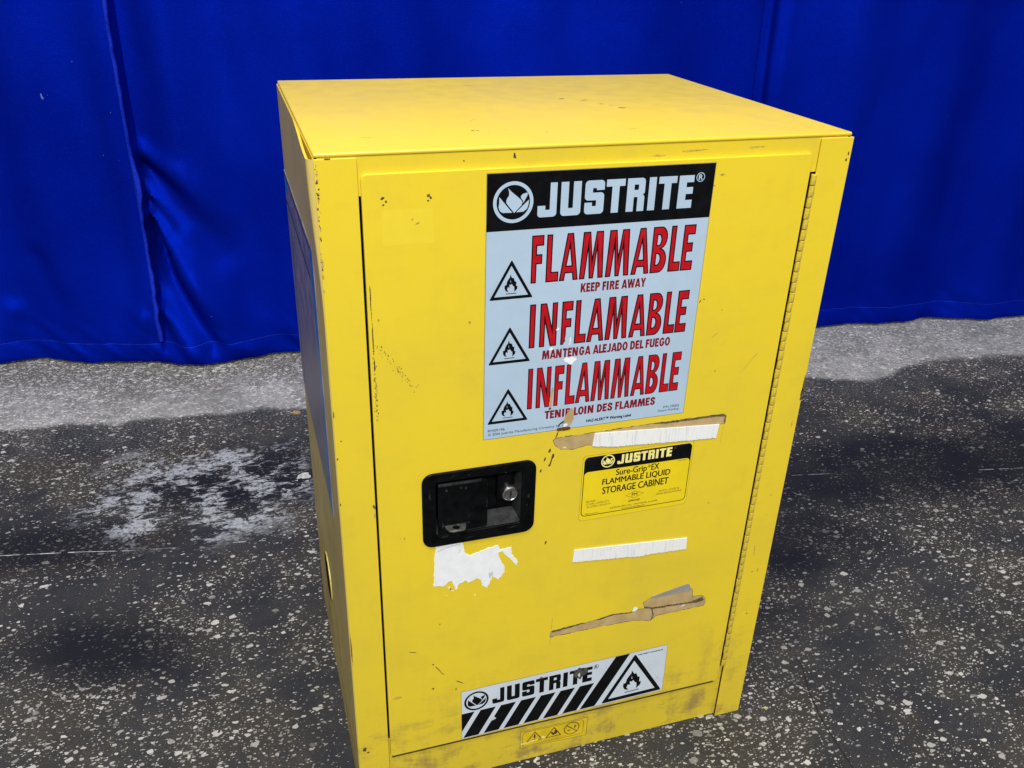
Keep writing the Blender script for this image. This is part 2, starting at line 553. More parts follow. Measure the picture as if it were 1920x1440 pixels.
class Print:
    """layered thin artwork on the plane facing -Y; coordinates in mm"""

    def __init__(self, y, ox=0, oz=0, rot=0.0, step=0.13):
        self.mb, self.y, self.ox, self.oz, self.rot, self.step = MB(), y, ox, oz, rot, step

    def put(self, vf, mat, level):
        vs, fs = vf
        c, s = math.cos(self.rot), math.sin(self.rot)
        out = []
        for u, v, w in vs:
            out.append(((self.ox + u * c - v * s) * MM, (self.y - w - level * self.step) * MM, (self.oz + u * s + v * c) * MM))
        self.mb.add(out, fs, mat)

    def poly(self, polys, mat, level=1, offset=0.0):
        self.put(fill2d(polys, offset), mat, level)

    def slab(self, polys, mat, thick, bevel=0.0):
        """solid sheet standing on the plane"""
        vs, fs = fill2d(polys, 0, thick, bevel)
        self.put(([(u, v, w + thick / 2) for u, v, w in vs], fs), mat, 0)

    def text(self, s, x0, z0, x1, z1, mat, level=2, bold=0.0):
        cu = bpy.data.curves.new("tmp", 'FONT')
        cu.body = s
        cu.size = 10
        cu.resolution_u = 4
        vs, fs = curve_mesh(cu)
        bpy.data.curves.remove(cu)
        ax = min(v[0] for v in vs)
        bx = max(v[0] for v in vs)
        ay = min(v[1] for v in vs)
        by = max(v[1] for v in vs)
        q = bold * 0.5
        for k, (du, dv) in enumerate(((0, 0), (-q, 0), (q, 0), (0, q * 0.5), (0, -q * 0.5)) if bold > 0.03 else ((0, 0),)):
            self.put(([(x0 + du + (v[0] - ax) / (bx - ax) * (x1 - x0), z0 + dv + (v[1] - ay) / (by - ay) * (z1 - z0), 0) for v in vs], fs), mat, level + 0.12 * k)


# ------------------------------------------------------------------ lettering
BLOCK = {  # wide block capitals, 35 high; value = (width, outlines)
    'J': (20.6, [[(13.2, 35), (20.6, 35), (20.6, 0, 4), (0, 0, 3.5), (0, 11.8), (8.4, 11.8), (8.4, 7.4), (13.2, 7.4)]]),
    'U': (22.1, [[(0, 35), (8.3, 35), (8.3, 7.8, 0.8), (13.5, 7.8, 0.8), (13.5, 35), (22.1, 35), (22.1, 0, 4), (0, 0, 4)]]),
    'S': (21.5, [[(21.5, 35, 4), (0, 35, 4), (0, 14.4, 4), (12.8, 14.4, 0.6), (12.8, 8.3, 0.6), (8.3, 8.3, 0.6), (8.3, 12.2), (0, 12.2), (0, 0, 4),
                  (21.5, 0, 4), (21.5, 22.3, 4), (8.6, 22.3, 0.6), (8.6, 27.0, 0.6), (12.8, 27.0, 0.6), (12.8, 24.8), (21.5, 24.8)]]),
    'T': (21.0, [[(0, 35), (21, 35), (21, 27.7), (14.7, 27.7), (14.7, 0), (6.6, 0), (6.6, 27.7), (0, 27.7)]]),
    'R': (20.4, [[(0, 0), (0, 35), (20.4, 35, 4), (20.4, 19.2, 2), (18.4, 17.6), (20.4, 15.4, 1.5), (20.4, 0), (12.5, 0), (12.5, 15.2, 0.8), (8.2, 15.2, 0.8), (8.2, 0)],
                 [(8.1, 22.6, 0.6), (13.1, 22.6, 0.6), (13.1, 28.3, 0.6), (8.1, 28.3, 0.6)]]),
    'I': (8.2, [[(0, 0), (8.2, 0), (8.2, 35), (0, 35)]]),
    'E': (17.5, [[(0, 0), (17.2, 0), (17.2, 8.7), (9.2, 8.7), (9.2, 15.2), (17.2, 15.2), (17.2, 22.4), (9.2, 22.4), (9.2, 27.6), (17.5, 27.6), (17.5, 35), (0, 35)]]),
}
BLOCK_X = [53.8, 78.7, 105.0, 128.6, 152.2, 177.0, 188.2, 211.8]
BLOCK_W = [('J', 0), ('U', 1), ('S', 2), ('T', 3), ('R', 4), ('I', 5), ('T', 6), ('E', 7)]


def ell(cx, cy, rx, ry, a0, a1, n=9):
    return [(cx + rx * math.cos(a0 + (a1 - a0) * k / n), cy + ry * math.sin(a0 + (a1 - a0) * k / n)) for k in range(n + 1)]


hp = math.pi / 2
COND = {  # tall condensed capitals, 52.3 high
    'F': (13.4, 3.0, [[(0, 0), (0, 52.3), (13.4, 52.3), (13.4, 40.9), (6.0, 40.9), (6.0, 31.8), (12, 31.8), (12, 21), (6.0, 21), (6.0, 0)]]),
    'L': (14.2, 0.8, [[(0, 0), (0, 52.3), (6.5, 52.3), (6.5, 11.2), (14.2, 11.2), (14.2, 0)]]),
    'A': (21.5, 1.2, [[(0, 0), (7.2, 52.3), (14.3, 52.3), (21.5, 0), (15.5, 0), (14.5, 8.2), (7.0, 8.2), (6.0, 0)], [(8.1, 16.8), (13.5, 16.8), (10.8, 35.5)]]),
    'M': (27.4, 2.4, [[(0, 0), (2.3, 52.3), (10.7, 52.3), (13.8, 25), (16.9, 52.3), (25.1, 52.3), (27.4, 0), (21.3, 0), (18.8, 31), (16.2, 0), (11.2, 0), (8.8, 31), (6.3, 0)]]),
    'B': (18.5, 3.0, [[(0, 0), (0, 52.3)] + [(10, 52.3)] + ell(10, 39.8, 7.9, 12.5, hp, -hp * 0.86)[1:] + ell(10, 14, 8.5, 14, hp * 0.80, -hp),
                      [(6.2, 9.6), (6.2, 21.6)] + ell(7.4, 15.6, 3.1, 6.0, hp, -hp), [(6.2, 31.8), (6.2, 43)] + ell(7.4, 37.4, 2.8, 5.6, hp, -hp)]),
    'E': (14.3, 3.0, [[(0, 0), (0, 52.3), (14.3, 52.3), (14.3, 41), (6.0, 41), (6.0, 32), (12.7, 32), (12.7, 21.4), (6.0, 21.4), (6.0, 11.2), (14.3, 11.2), (14.3, 0)]]),
    'I': (7.0, 5.2, [[(0, 0), (0, 52.3), (7, 52.3), (7, 0)]]),
    'N': (20.6, 5.0, [[(0, 0), (0, 52.3), (7.6, 52.3), (14.2, 25), (14.2, 52.3), (20.6, 52.3), (20.6, 0), (13.0, 0), (6.4, 28), (6.4, 0)]]),
}

COND.update({
    'K': (19.4, 2.5, [[(0, 0), (0, 52.3), (6.3, 52.3), (6.3, 31), (12.5, 52.3), (19, 52.3), (12.6, 29.5), (19.4, 0), (12.8, 0), (8.2, 20), (6.3, 14), (6.3, 0)]]),
    'P': (17.5, 2.5, [[(0, 0), (0, 52.3)] + ell(9.5, 36.5, 8, 15.8, hp, -hp) + [(6.3, 20.7), (6.3, 0)], [(6.3, 31), (6.3, 42.5)] + ell(8, 36.7, 3, 5.7, hp, -hp)]),
    'R': (19.0, 2.5, [[(0, 0), (0, 52.3)] + ell(9.5, 37.5, 8.3, 14.8, hp, -hp * 0.6) + [(13.8, 24.5), (19, 0), (12.3, 0), (8.8, 22), (6.3, 22), (6.3, 0)], [(6.3, 31), (6.3, 43)] + ell(8, 37, 3, 6, hp, -hp)]),
    'W': (29, 1.5, [[(0, 52.3), (6.2, 52.3), (8.6, 20), (11.6, 52.3), (17.4, 52.3), (20.4, 20), (22.8, 52.3), (29, 52.3), (24, 0), (17.6, 0), (14.5, 30), (11.4, 0), (5, 0)]]),
    'Y': (20, 1.0, [[(0, 52.3), (6.8, 52.3), (10, 34), (13.2, 52.3), (20, 52.3), (13.2, 22), (13.2, 0), (6.8, 0), (6.8, 22)]]),
    'T': (17, 2.0, [[(0, 52.3), (17, 52.3), (17, 41.5), (11.7, 41.5), (11.7, 0), (5.3, 0), (5.3, 41.5), (0, 41.5)]]),
    'D': (18.5, 2.5, [[(0, 0), (0, 52.3)] + ell(8, 26.15, 10.5, 26.15, hp, -hp), [(6.3, 10.5), (6.3, 41.8)] + ell(7.5, 26.15, 4.6, 15.6, hp, -hp)]),
    'O': (20, 2.5, [ell(10, 26.15, 10, 26.8, 0, 4 * hp, 24)[:-1], ell(10, 26.15, 3.8, 16.3, 0, 4 * hp, 24)[:-1]]),
    'U': (18.5, 2.5, [[(0, 52.3), (6.3, 52.3)] + ell(9.25, 15, 2.95, 5, 2 * hp, 4 * hp) + [(12.2, 52.3), (18.5, 52.3)] + ell(9.25, 14, 9.25, 14.5, 0, -2 * hp)]),
    'J': (13.5, 2.5, [[(7.2, 52.3), (13.5, 52.3), (13.5, 12), (11.5, 2.5), (6, -0.5), (0, 1.5), (0, 12), (4.6, 10.2), (7.2, 14)]]),
    'G': (20, 2.5, [ell(10, 26.15, 10, 26.8, 0.42, 4 * hp - 0.55, 24) + [(19.8, 17), (19.8, 28.5), (10.5, 28.5), (10.5, 19.8), (13.6, 19.8)] + ell(10, 26.15, 3.8, 16.3, 4 * hp - 0.5, 0.55, 20)]),
    'S': (18, 2.5, [[(17.5, 35), (11.4, 35), (11.2, 40), (9, 42.5), (6.8, 40.5), (6.6, 36.5), (8.5, 33), (13.5, 27.5), (17, 22), (18, 14), (16.5, 5), (12.5, 0.3), (9, -.5), (4, 1.2), (1, 6), (0, 16.5), (6.2, 17.5), (6.8, 11.5),
                     (9.2, 9.6), (11.4, 12), (11.6, 16), (9.5, 20), (4.5, 25.5), (1.3, 31), (.4, 38), (1.8, 47), (5.5, 51.8), (9.2, 52.8), (13.5, 51.5), (16.5, 47), (17.5, 40)]]),
    ' ': (8.5, 0, []),
})

# flame pictogram inside its triangle (48 wide, 43.7 high triangle base at 0,0)
FLAME_REF = (3.9, 169.6)
FLAME = [(26.3, 197.3), (28.4, 193.2), (30.1, 193.3), (31.5, 189.3), (33.1, 188.9), (33.1, 183.9), (34.6, 183.8), (34.1, 180.4), (30.9, 177.4), (31.2, 179.9),
         (30.9, 183.5), (29.6, 184.2), (28.2, 186.9), (27.0, 185.5), (25.5, 186.4), (25.9, 182.3), (24.1, 183.6), (23.2, 180.6), (25.0, 177.7), (22.0, 178.9), (20.4, 181.8),
         (20.4, 185.4), (22.2, 185.6), (23.0, 189.6), (25.1, 193.1), (26.0, 193.8)]
FLAME_SLIT = [(26.7, 192.0), (27.3, 188.5), (26.6, 188.5)]


def warning_triangle(p, x0, z0, w, h, mat, level):
    """black bordered triangle with the flame; x0,z0 = lower left tip"""
    k = w / 48.0
    kz = h / 43.7
    outer = rounded([(x0, z0, 0.9 * k), (x0 + w, z0, 0.9 * k), (x0 + w / 2 - 0.4, z0 + h, 0.9 * k)])
    inner = [(x0 + 5.4 * k, z0 + 3.4 * kz), (x0 + 42.6 * k, z0 + 3.4 * kz), (x0 + 23.5 * k, z0 + 37.1 * kz)]
    p.poly([[outer, inner]], mat, level)
    f = lambda pts: [(x0 + (a - FLAME_REF[0]) * k, z0 + (b - FLAME_REF[1]) * kz) for a, b in pts]
    p.poly([[f(FLAME), f(FLAME_SLIT)]], mat, level)
    p.poly([[f([(22.0, 175.4), (33.5, 175.5), (33.5, 176.3), (22.0, 176.2)])]], mat, level)


def emblem(p, cx, cz, r, mat, level):
    """ring round a stylised flame; reference ring centre (27.8, 273.8), radius 21"""
    k = r / 21.3
    f = lambda pts: [(cx + (a - 27.8) * k, cz + (b - 273.8) * k) for a, b in pts]
    p.poly([[circle(cx, cz, r, 56), circle(cx, cz, r * 0.83, 56)]], mat, level)
    p.poly([[f([(21.8, 288.6), (24.5, 285.8), (27.1, 283.4), (31, 280.2), (34.3, 277.4), (36.6, 275.2), (37.4, 272.9), (36.5, 270.4), (28.9, 262.8), (24.0, 268.8), (20.6, 273.2), (20.2, 275.3), (21.0, 278), (22.7, 280.2), (23.2, 282.4), (22.9, 285.5)])]], mat, level)
    p.poly([[f([(12.9, 279.9), (26.9, 263.2), (16.6, 263.6), (13.7, 265.6), (12.3, 269.5), (12.9, 274.0)])]], mat, level)
    p.poly([[f([(44.4, 275.9), (43.9, 270.5), (42.5, 266.5), (38.7, 263.7), (30.8, 263.4)])]], mat, level)
    p.poly([[f([(42.5, 283.2), (42.7, 280.5), (38.3, 272.5), (38.0, 275.0), (35.9, 277.6), (35.5, 279.6), (37.4, 281.9), (40.0, 282.5)])]], mat, level)


def block_word(p, x0, z0, w, h, mat, level, bold=0.0):
    kx = w / (229.3 - 53.8)
    kz = h / 35.0
    for ch, i in BLOCK_W:
        rings = []
        for ring in BLOCK[ch][1]:
            rings.append([(x0 + (BLOCK_X[i] - 53.8 + a) * kx, z0 + b * kz) for a, b in rounded(ring)])
        p.poly([rings], mat, level, bold)


def cond_word(p, s, x0, z0, x1, z1, small=False):
    tot = sum(COND[c][0] + COND[c][1] for c in s) - COND[s[-1]][1]
    kx = (x1 - x0) / tot
    kz = (z1 - z0) / 52.3
    x = x0
    for c in s:
        w, gap, rings = COND[c]
        rr = [[(x + a * kx, z0 + b * kz) for a, b in ring] for ring in rings]
        if small and rr:
            p.poly([rr], 'l_maroon', 3, 0.12)
        elif rr:
            p.poly([rr], 'l_black', 3)
            p.poly([rr], 'l_red', 4, -1.12 if kx < 0.86 else -1.4)
        x += (w + gap) * kx


def registered(p, cx, cz, r, mat, level):
    p.poly([[circle(cx, cz, r, 28), circle(cx, cz, r * 0.84, 28)]], mat, level)
    p.text("R", cx - r * 0.40, cz - r * 0.52, cx + r * 0.46, cz + r * 0.55, mat, level, 0.12 * r)


# ================================================================== SETTING: floor
def grid_floor():
    mb = MB()
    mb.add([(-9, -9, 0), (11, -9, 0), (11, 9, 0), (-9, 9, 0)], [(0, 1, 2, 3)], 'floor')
    return mb


M['mark'] = plain("pale_paint_mark", (0.52, 0.52, 0.50), 0.6, var=0.35, scale=150)
M['scratch'] = plain("pale_scratch", (0.20, 0.20, 0.20), 0.6, var=0.4, scale=60)
M['crack'] = plain("dark_crack", (0.010, 0.010, 0.011), 0.8)
M['lime'] = plain("lime_fleck", (0.55, 0.60, 0.05), 0.6)
fl = grid_floor()


def floor_poly(pts, mat, z=0.0006):
    vs, fs = fill2d([[[(a * 1000, b * 1000) for a, b in pts]]])
    fl.add([(a * MM, b * MM, z) for a, b, c in vs], fs, mat)


def floor_line(pts, w, mat, seed=0, broken=0.0, z=0.0006):
    rn = random.Random(seed)
    for (a, b) in zip(pts[:-1], pts[1:]):
        A, B = Vector(a), Vector(b)
        n = max(2, int((B - A).length / 0.012))
        nr = Vector((-(B - A).y, (B - A).x)).normalized()
        for k in range(n):
            if rn.random() < broken:
                continue
            p, q = A.lerp(B, k / n), A.lerp(B, (k + 1) / n)
            ww = w * rn.uniform(0.5, 1.2)
            fl.add([(p.x + nr.x * ww, p.y + nr.y * ww, z), (p.x - nr.x * ww, p.y - nr.y * ww, z), (q.x - nr.x * ww, q.y - nr.y * ww, z), (q.x + nr.x * ww, q.y + nr.y * ww, z)], [(3, 2, 1, 0)], mat)


floor_line([(-0.60, 0.725), (-0.43, 0.692), (-0.345, 0.672)], 0.0010, 'mark', 1, 0.22)
floor_line([(-0.345, 0.672), (-0.24, 0.655)], 0.0009, 'scratch', 2, 0.45)
floor_line([(-0.165, 0.648), (-0.0795, 0.633)], 0.0011, 'mark', 3, 0.25)
floor_line([(1.06, 0.565), (1.15, 0.548)], 0.0011, 'scratch', 4, 0.1)
floor_line([(1.50, 0.47), (1.66, 0.44)], 0.0012, 'scratch', 5, 0.2)
floor_line([(0.75, 0.12), (0.742, 0.05), (0.72, 0.0), (0.705, -0.06), (0.697, -0.145)], 0.0011, 'crack', 6, 0.12)
floor_line([(1.20, 0.0), (1.165, -0.10)], 0.0009, 'crack', 8, 0.15)
floor_poly(jag([(-0.014, 0.842), (-0.010, 0.853), (0.001, 0.862), (0.014, 0.860), (0.018, 0.846), (0.013, 0.836), (0.0, 0.837), (-0.004, 0.842)], 0.0022, 0.004, 3), 'mark')
floor_poly(jag([(-0.019, 0.835), (-0.011, 0.837), (-0.012, 0.831)], 0.001, 0.003, 4), 'mark')
floor_poly(jag([(0.003, 0.828), (0.012, 0.829), (0.008, 0.824)], 0.001, 0.003, 5), 'mark')
floor_poly(jag([(0.632, -0.011), (0.634, -0.0065), (0.638, -0.009), (0.6365, -0.0115), (0.634, -0.0095)], 0.0008, 0.002, 6), 'lime')
floor = fl.build("floor")
floor["kind"] = "structure"


# ================================================================== CURTAIN
CP0 = Vector((-0.463, 1.562))      # where s = 0 on the floor
CD = Vector((0.99121, -0.13228))   # along the curtain
CN = Vector((-0.13228, -0.99121))  # towards the viewer


def gs(x, w):
    return math.exp(-(x / w) ** 2)


def sst(a, b, x):
    t = min(1, max(0, (x - a) / (b - a)))
    return t * t * (3 - 2 * t)


def fold(s, z, pts, w0, w1, amp):
    """ridge (amp>0) or groove along a polyline in (s, z)"""
    best, bt = 9, 0
    tot = len(pts) - 1
    for i in range(tot):
        ax, az = pts[i]
        bx, bz = pts[i + 1]
        dx, dz = bx - ax, bz - az
        t = ((s - ax) * dx + (z - az) * dz) / (dx * dx + dz * dz)
        t = min(1, max(0, t))
        d = math.hypot(s - ax - dx * t, z - az - dz * t)
        if d < best:
            best, bt = d, (i + t) / tot
    return amp * gs(best, w0 + (w1 - w0) * bt) * (1 - 0.55 * bt)


def cloth_disp(s, z):
    d = 0.062 * gs(s - 0.29, 0.19) * (1 - sst(0.0, 0.40, z)) - 0.012 * sst(0.0, -0.25, s)
    d += 0.018 * math.sin(s * 9.0 + 0.7) * (0.5 + 0.5 * sst(0.1, 0.9, z)) + 0.012 * math.sin(s * 21 + 1.9 + z * 0.8 + 0.8 * mnoise.noise(Vector((s * 2, 1.0, z))))
    d += 0.016 * mnoise.noise(Vector((s * 3.2, z * 0.6, 2.0))) + 0.011 * mnoise.noise(Vector((s * 9.0, z * 1.4, 5.0)))
    d += 0.0035 * mnoise.noise(Vector((s * 17.0, z * 6.0, 8.0)))
    # left seam
    near = 1 - sst(0.9, 1.3, z) * 0.4
    d += 0.020 * gs(s - 0.135, 0.045) * near * (0.3 + 0.7 * sst(0.03, 0.13, z))
    step = sst(0.160, 0.172, s) * (1 - sst(0.172, 0.29, s))
    d -= 0.052 * step * near * (0.15 + 0.85 * sst(0.03, 0.13, z))
    if s > 0.10 and s < 0.75 and z < 0.8:
        k = sst(0.155, 0.185, s)
        d += k * fold(s, z, [(0.165, 0.535), (0.25, 0.455), (0.34, 0.30)], 0.013, 0.045, -0.0312)
        d += k * fold(s, z, [(0.175, 0.575), (0.26, 0.51), (0.36, 0.40)], 0.018, 0.045, 0.0187)
        d += k * fold(s, z, [(0.165, 0.455), (0.215, 0.375)], 0.012, 0.02, -0.0250)
        d += k * fold(s, z, [(0.18, 0.455), (0.25, 0.36)], 0.013, 0.03, 0.0156)
        d += k * fold(s, z, [(0.169, 0.385), (0.205, 0.231), (0.300, 0.06)], 0.018, 0.026, -0.0624)
        d += k * fold(s, z, [(0.185, 0.40), (0.25, 0.262), (0.40, 0.06)], 0.018, 0.050, 0.0478)
        d += k * fold(s, z, [(0.180, 0.15), (0.25, 0.045)], 0.020, 0.03, 0.0374)
    d += fold(s, z, [(0.12, 0.14), (0.08, 0.04)], 0.03, 0.04, 0.018) + fold(s, z, [(-0.21, 0.15), (-0.26, 0.04)], 0.03, 0.05, 0.018)
    d += fold(s, z, [(-0.12, 0.30), (-0.05, 0.04)], 0.03, 0.05, -0.010)
    d += fold(s, z, [(0.145, 0.16), (0.15, 0.0)], 0.012, 0.02, -0.006)
    # right tuck
    d += 0.026 * (sst(1.775, 1.768, s) * gs(s - 1.75, 0.06)) + 0.016 * gs(s - 1.797, 0.014) - 0.020 * gs(s - 1.835, 0.020)
    # creases near the hem
    low = 1 - sst(0.04, 0.17, z)
    d += low * (0.008 * mnoise.noise(Vector((s * 13 + z * 16, z * 7, 11.0))) + 0.006 * mnoise.noise(Vector((s * 30 + z * 34, z * 9, 21.0))))
    return d


def hem_z(s):
    return 0.011 + 0.003 * mnoise.noise(Vector((s * 2.0, 0, 33.0)))


def cloth_point(s, z, extra=0.0):
    q = CP0 + CD * s + CN * (cloth_disp(s, z) + extra)
    return (q.x, q.y, z)


def frange(a, b, st):
    n = int(round((b - a) / st))
    return [a + (b - a) * i / n for i in range(n + 1)]


ss = frange(-1.3, -0.35, 0.025) + frange(-0.34, 0.10, 0.010) + frange(0.106, 0.70, 0.006) + frange(0.715, 1.70, 0.015) + frange(1.705, 1.90, 0.005) + frange(1.915, 2.95, 0.013) + frange(2.98, 3.9, 0.04)
HT = 0.056
root = bpy.data.objects.new("curtain", None)
C.objects.link(root)
cmid = CP0 + CD * 1.3
root.location = (cmid.x, cmid.y, 0)
root["label"] = "royal blue satin curtain with hemmed edge hanging to the floor behind the yellow cabinet"
root["category"] = "curtain"

zz = [0] + frange(0.02, 0.62, 0.0085) + frange(0.635, 1.0, 0.014) + frange(1.03, 1.9, 0.04)
mb = MB()
vs = [cloth_point(s, hem_z(s) + HT * 0.9 + z) for s in ss for z in zz]
nz = len(zz)
fs = [(i * nz + j, (i + 1) * nz + j, (i + 1) * nz + j + 1, i * nz + j + 1) for i in range(len(ss) - 1) for j in range(nz - 1)]
mb.add(vs, fs, 'cloth')
cl = mb.build("cloth", root, smooth=True)
for p in cl.data.polygons:
    p.use_smooth = True

hz = frange(0, 1, 1 / 9)
mb = MB()
vs = [cloth_point(s, hem_z(s) + HT * t, 0.0035 * math.sin(math.pi * min(1, t * 1.0)) ** 0.6 * (1 if t < 1 else 0) + 0.0006 + math.sin(math.pi * t) * (0.5 + t) * (0.0045 * mnoise.noise(Vector((s * 26 + t * 1.5, t * 0.7, 41.0))) + 0.003 * mnoise.noise(Vector((s * 60 + t * 3.4, t * 0.9, 51.0))))) for s in ss for t in hz]
nz = len(hz)
fs = [(i * nz + j, (i + 1) * nz + j, (i + 1) * nz + j + 1, i * nz + j + 1) for i in range(len(ss) - 1) for j in range(nz - 1)]
mb.add(vs, fs, 'cloth')
hem = mb.build("hem", root, smooth=True)
for p in hem.data.polygons:
    p.use_smooth = True

# stitching line along the hem
M['thread'] = plain("blue_thread", (0.008, 0.030, 0.42), 0.6, var=0.5, scale=300)
mb = MB()
for i in range(len(ss) - 1):
    a, b2 = ss[i], ss[i + 1]
    if not (-0.4 < a < 3.0):
        continue
    n = max(1, int((b2 - a) / 0.005))
    for k in range(n):
        s0 = a + (b2 - a) * k / n
        s1 = a + (b2 - a) * (k + 0.7) / n
        z0, z1 = hem_z(s0) + HT * 0.985, hem_z(s1) + HT * 0.985
        mb.add([cloth_point(s0, z0 - 0.0005, 0.0032), cloth_point(s1, z1 - 0.0005, 0.0032), cloth_point(s1, z1 + 0.0005, 0.0032), cloth_point(s0, z0 + 0.0005, 0.0032)], [(0, 1, 2, 3)], 'thread')
mb.build("hem_stitching", root)

# seam allowance standing up along the left seam
mb = MB()
vs, n = [], 150
for i in range(n + 1):
    z = 0.075 + (1.5 - 0.075) * i / n
    wob = 0.0035 * mnoise.noise(Vector((z * 11, 3.0, 1.0))) + 0.0022 * mnoise.noise(Vector((z * 33, 7.0, 1.0)))
    wd = 0.009 + 0.0045 * mnoise.noise(Vector((z * 7, 4.0, 9.0))) + 0.004 * gs(z - 0.48, 0.06) + 0.003 * gs(z - 0.16, 0.1)
    base = cloth_disp(0.157, z)
    s0 = 0.157 + wob * 0.4
    for q, (ds, dd) in enumerate(((0, 0.0006), (wd * 0.45, 0.0105), (wd + wob, 0.007), (wd + wob + 0.0012, 0.0))):
        t = CP0 + CD * (s0 + ds) + CN * (base + dd)
        vs.append((t.x, t.y, z))
fs = [(i * 4 + j, i * 4 + j + 1, (i + 1) * 4 + j + 1, (i + 1) * 4 + j) for i in range(n) for j in range(3)]
M['seam_light'] = plain("blue_seam_painted_light", (0.003, 0.022, 0.46), 0.6, var=0.25, scale=200, spec=0.2)  # lighter blue paints the light caught by the seam flap
mb.add(vs, fs, 'seam_light')
sm = mb.build("seam_flap", root, smooth=True)
for p in sm.data.polygons:
    p.use_smooth = True

# a small lint tuft caught on the cloth
M['lint'] = plain("pale_lint", (0.10, 0.14, 0.45), 0.9, var=0.3, scale=500)
mb = MB()
for k, (ds, dz, w, h) in enumerate(((0, 0, 0.0022, 0.006), (0.002, -0.004, 0.0018, 0.004), (-0.001, 0.004, 0.001, 0.003))):
    s0, z0 = -0.017 + ds, 0.705 + dz
    ring = [cloth_point(s0 + w * math.cos(t * math.pi / 4) * (0.7 + 0.3 * (t % 2)), z0 + h * math.sin(t * math.pi / 4), 0.0012) for t in range(8)]
    mb.add(ring, [tuple(range(8))], 'lint')
mb.build("lint_tuft", root)

# ================================================================== CABINET
Wc, Dc, Hc = 0.590, 0.454, 0.889
cab = bpy.data.objects.new("storage_cabinet", None)
C.objects.link(cab)
cab.location = (Wc / 2, Dc / 2, 0)
cab["label"] = "worn yellow metal safety cabinet with warning stickers and black latch standing on the speckled floor"
cab["category"] = "cabinet"

# left side panel with rolled front edge, flared a little at the top corner
mb = MB()
zs = frange(0.0, 0.70, 0.07) + frange(0.72, 0.884, 0.008)
prof = []


def side_ring(z):
    fz = sst(0.72, 0.884, z)
    r = 0.0016 + 0.0046 * fz
    xo = -0.0055 * fz
    ring = []
    for k in range(7):
        a = hp * k / 6
        ring.append((xo + r + 0.0010 - (r + 0.0010 - 0.0) * math.sin(a) if False else (xo + (0.0012 - xo) * (1 - math.sin(a))), r * (1 - math.cos(a)), z))
    for y in (r + 0.0006, 0.03, 0.07, 0.12, 0.2, 0.3, 0.38, 0.4535):
        k = 1 - sst(0.0, 0.22, y)
        ring.append((xo * k, y, z))
    return ring


rings = [side_ring(z) for z in zs]
nr = len(rings[0])
vs = [p for r in rings for p in r]
fs = [(i * nr + j, (i + 1) * nr + j, (i + 1) * nr + j + 1, i * nr + j + 1) for i in range(len(zs) - 1) for j in range(nr - 1)]
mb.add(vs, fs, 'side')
# turned-in top edge, leaving a dark gap below the lid
top = rings[-1]
vs = [p for p in top] + [(p[0] + 0.0026, p[1] + 0.0004, p[2] - 0.0004) for p in top] + [(p[0] + 0.0028, p[1] + 0.0004, p[2] - 0.02) for p in top]
fs = [(j, j + 1, nr + j + 1, nr + j) for j in range(nr - 1)] + [(nr + j, nr + j + 1, 2 * nr + j + 1, 2 * nr + j) for j in range(nr - 1)]
mb.add(vs, fs, 'yellow')
side_l = mb.build("side_panel", cab, smooth=True)
side_l["label"] = "dusty left side panel with rolled front edge"

mb = MB()
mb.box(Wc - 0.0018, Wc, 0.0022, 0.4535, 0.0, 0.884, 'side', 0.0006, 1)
mb.build("side_panel", cab)
mb = MB()
mb.box(0.0022, Wc - 0.002, 0.4515, 0.4535, 0.004, 0.884, 'side', 0.0004, 1)
mb.build("back_panel", cab)
mb = MB()
mb.box(0.004, Wc - 0.004, 0.012, 0.450, 0.006, 0.03, 'black_gap')
mb.build("base_panel", cab)
# dark sheet painting the unlit interior, seen only through the gaps
mb = MB()
mb.box(0.004, Wc - 0.004, 0.060, 0.064, 0.031, 0.880, 'black_gap')
mb.build("dark_gap_sheet", cab)

# lid
mb = MB()
mb.box(0.0012, 0.5885, 0.0018, 0.4530, 0.8845, 0.889, 'lid', 0.0019, 3)
mb.box(0.0006, 0.0022, 0.0035, 0.4525, 0.8700, 0.8850, 'lid')
lid_marks = [(249, 379, 8, 2.6, -0.15), (340, 257, 6, 1.6, 0.2), (365, 242, 9, 1.5, 0.5), (376, 213, 5, 1.4, 0), (390, 184, 8, 2.6, -0.4), (383, 200, 2, 1, 0),
             (174, 79, 4.5, 1.2, 0.7), (179, 78, 3.5, 1.4, -0.6), (211, 330, 4, 1.0, 0.9), (186, 130, 4, 0.7, 0.9), (192, 140, 5, 0.6, 0.8), (350, 60, 7, 0.8, 0.1), (60, 64, 8, 0.9, 0)]


def blob(cx, cy, rx, ry, a, seed, n=14, rough=0.45):
    rn = random.Random(seed)
    out = []
    for k in range(n):
        t = 2 * math.pi * k / n
        r = 1 + rn.uniform(-rough, rough)
        u, v = rx * r * math.cos(t), ry * r * math.sin(t)
        out.append((cx + u * math.cos(a) - v * math.sin(a), cy + u * math.sin(a) + v * math.cos(a)))
    return out


for k, (cx, cy, rx, ry, a) in enumerate(lid_marks):
    vs, fs = fill2d([[blob(cx, cy, rx / 1.4, ry / 1.4, a, k + 40)]])
    mb.add([(u * MM, v * MM, 0.8892) for u, v, w in vs], fs, 'scuff' if k in (0, 8, 9, 10, 11, 12) else 'chip')
mb.build("lid", cab, smooth=True)

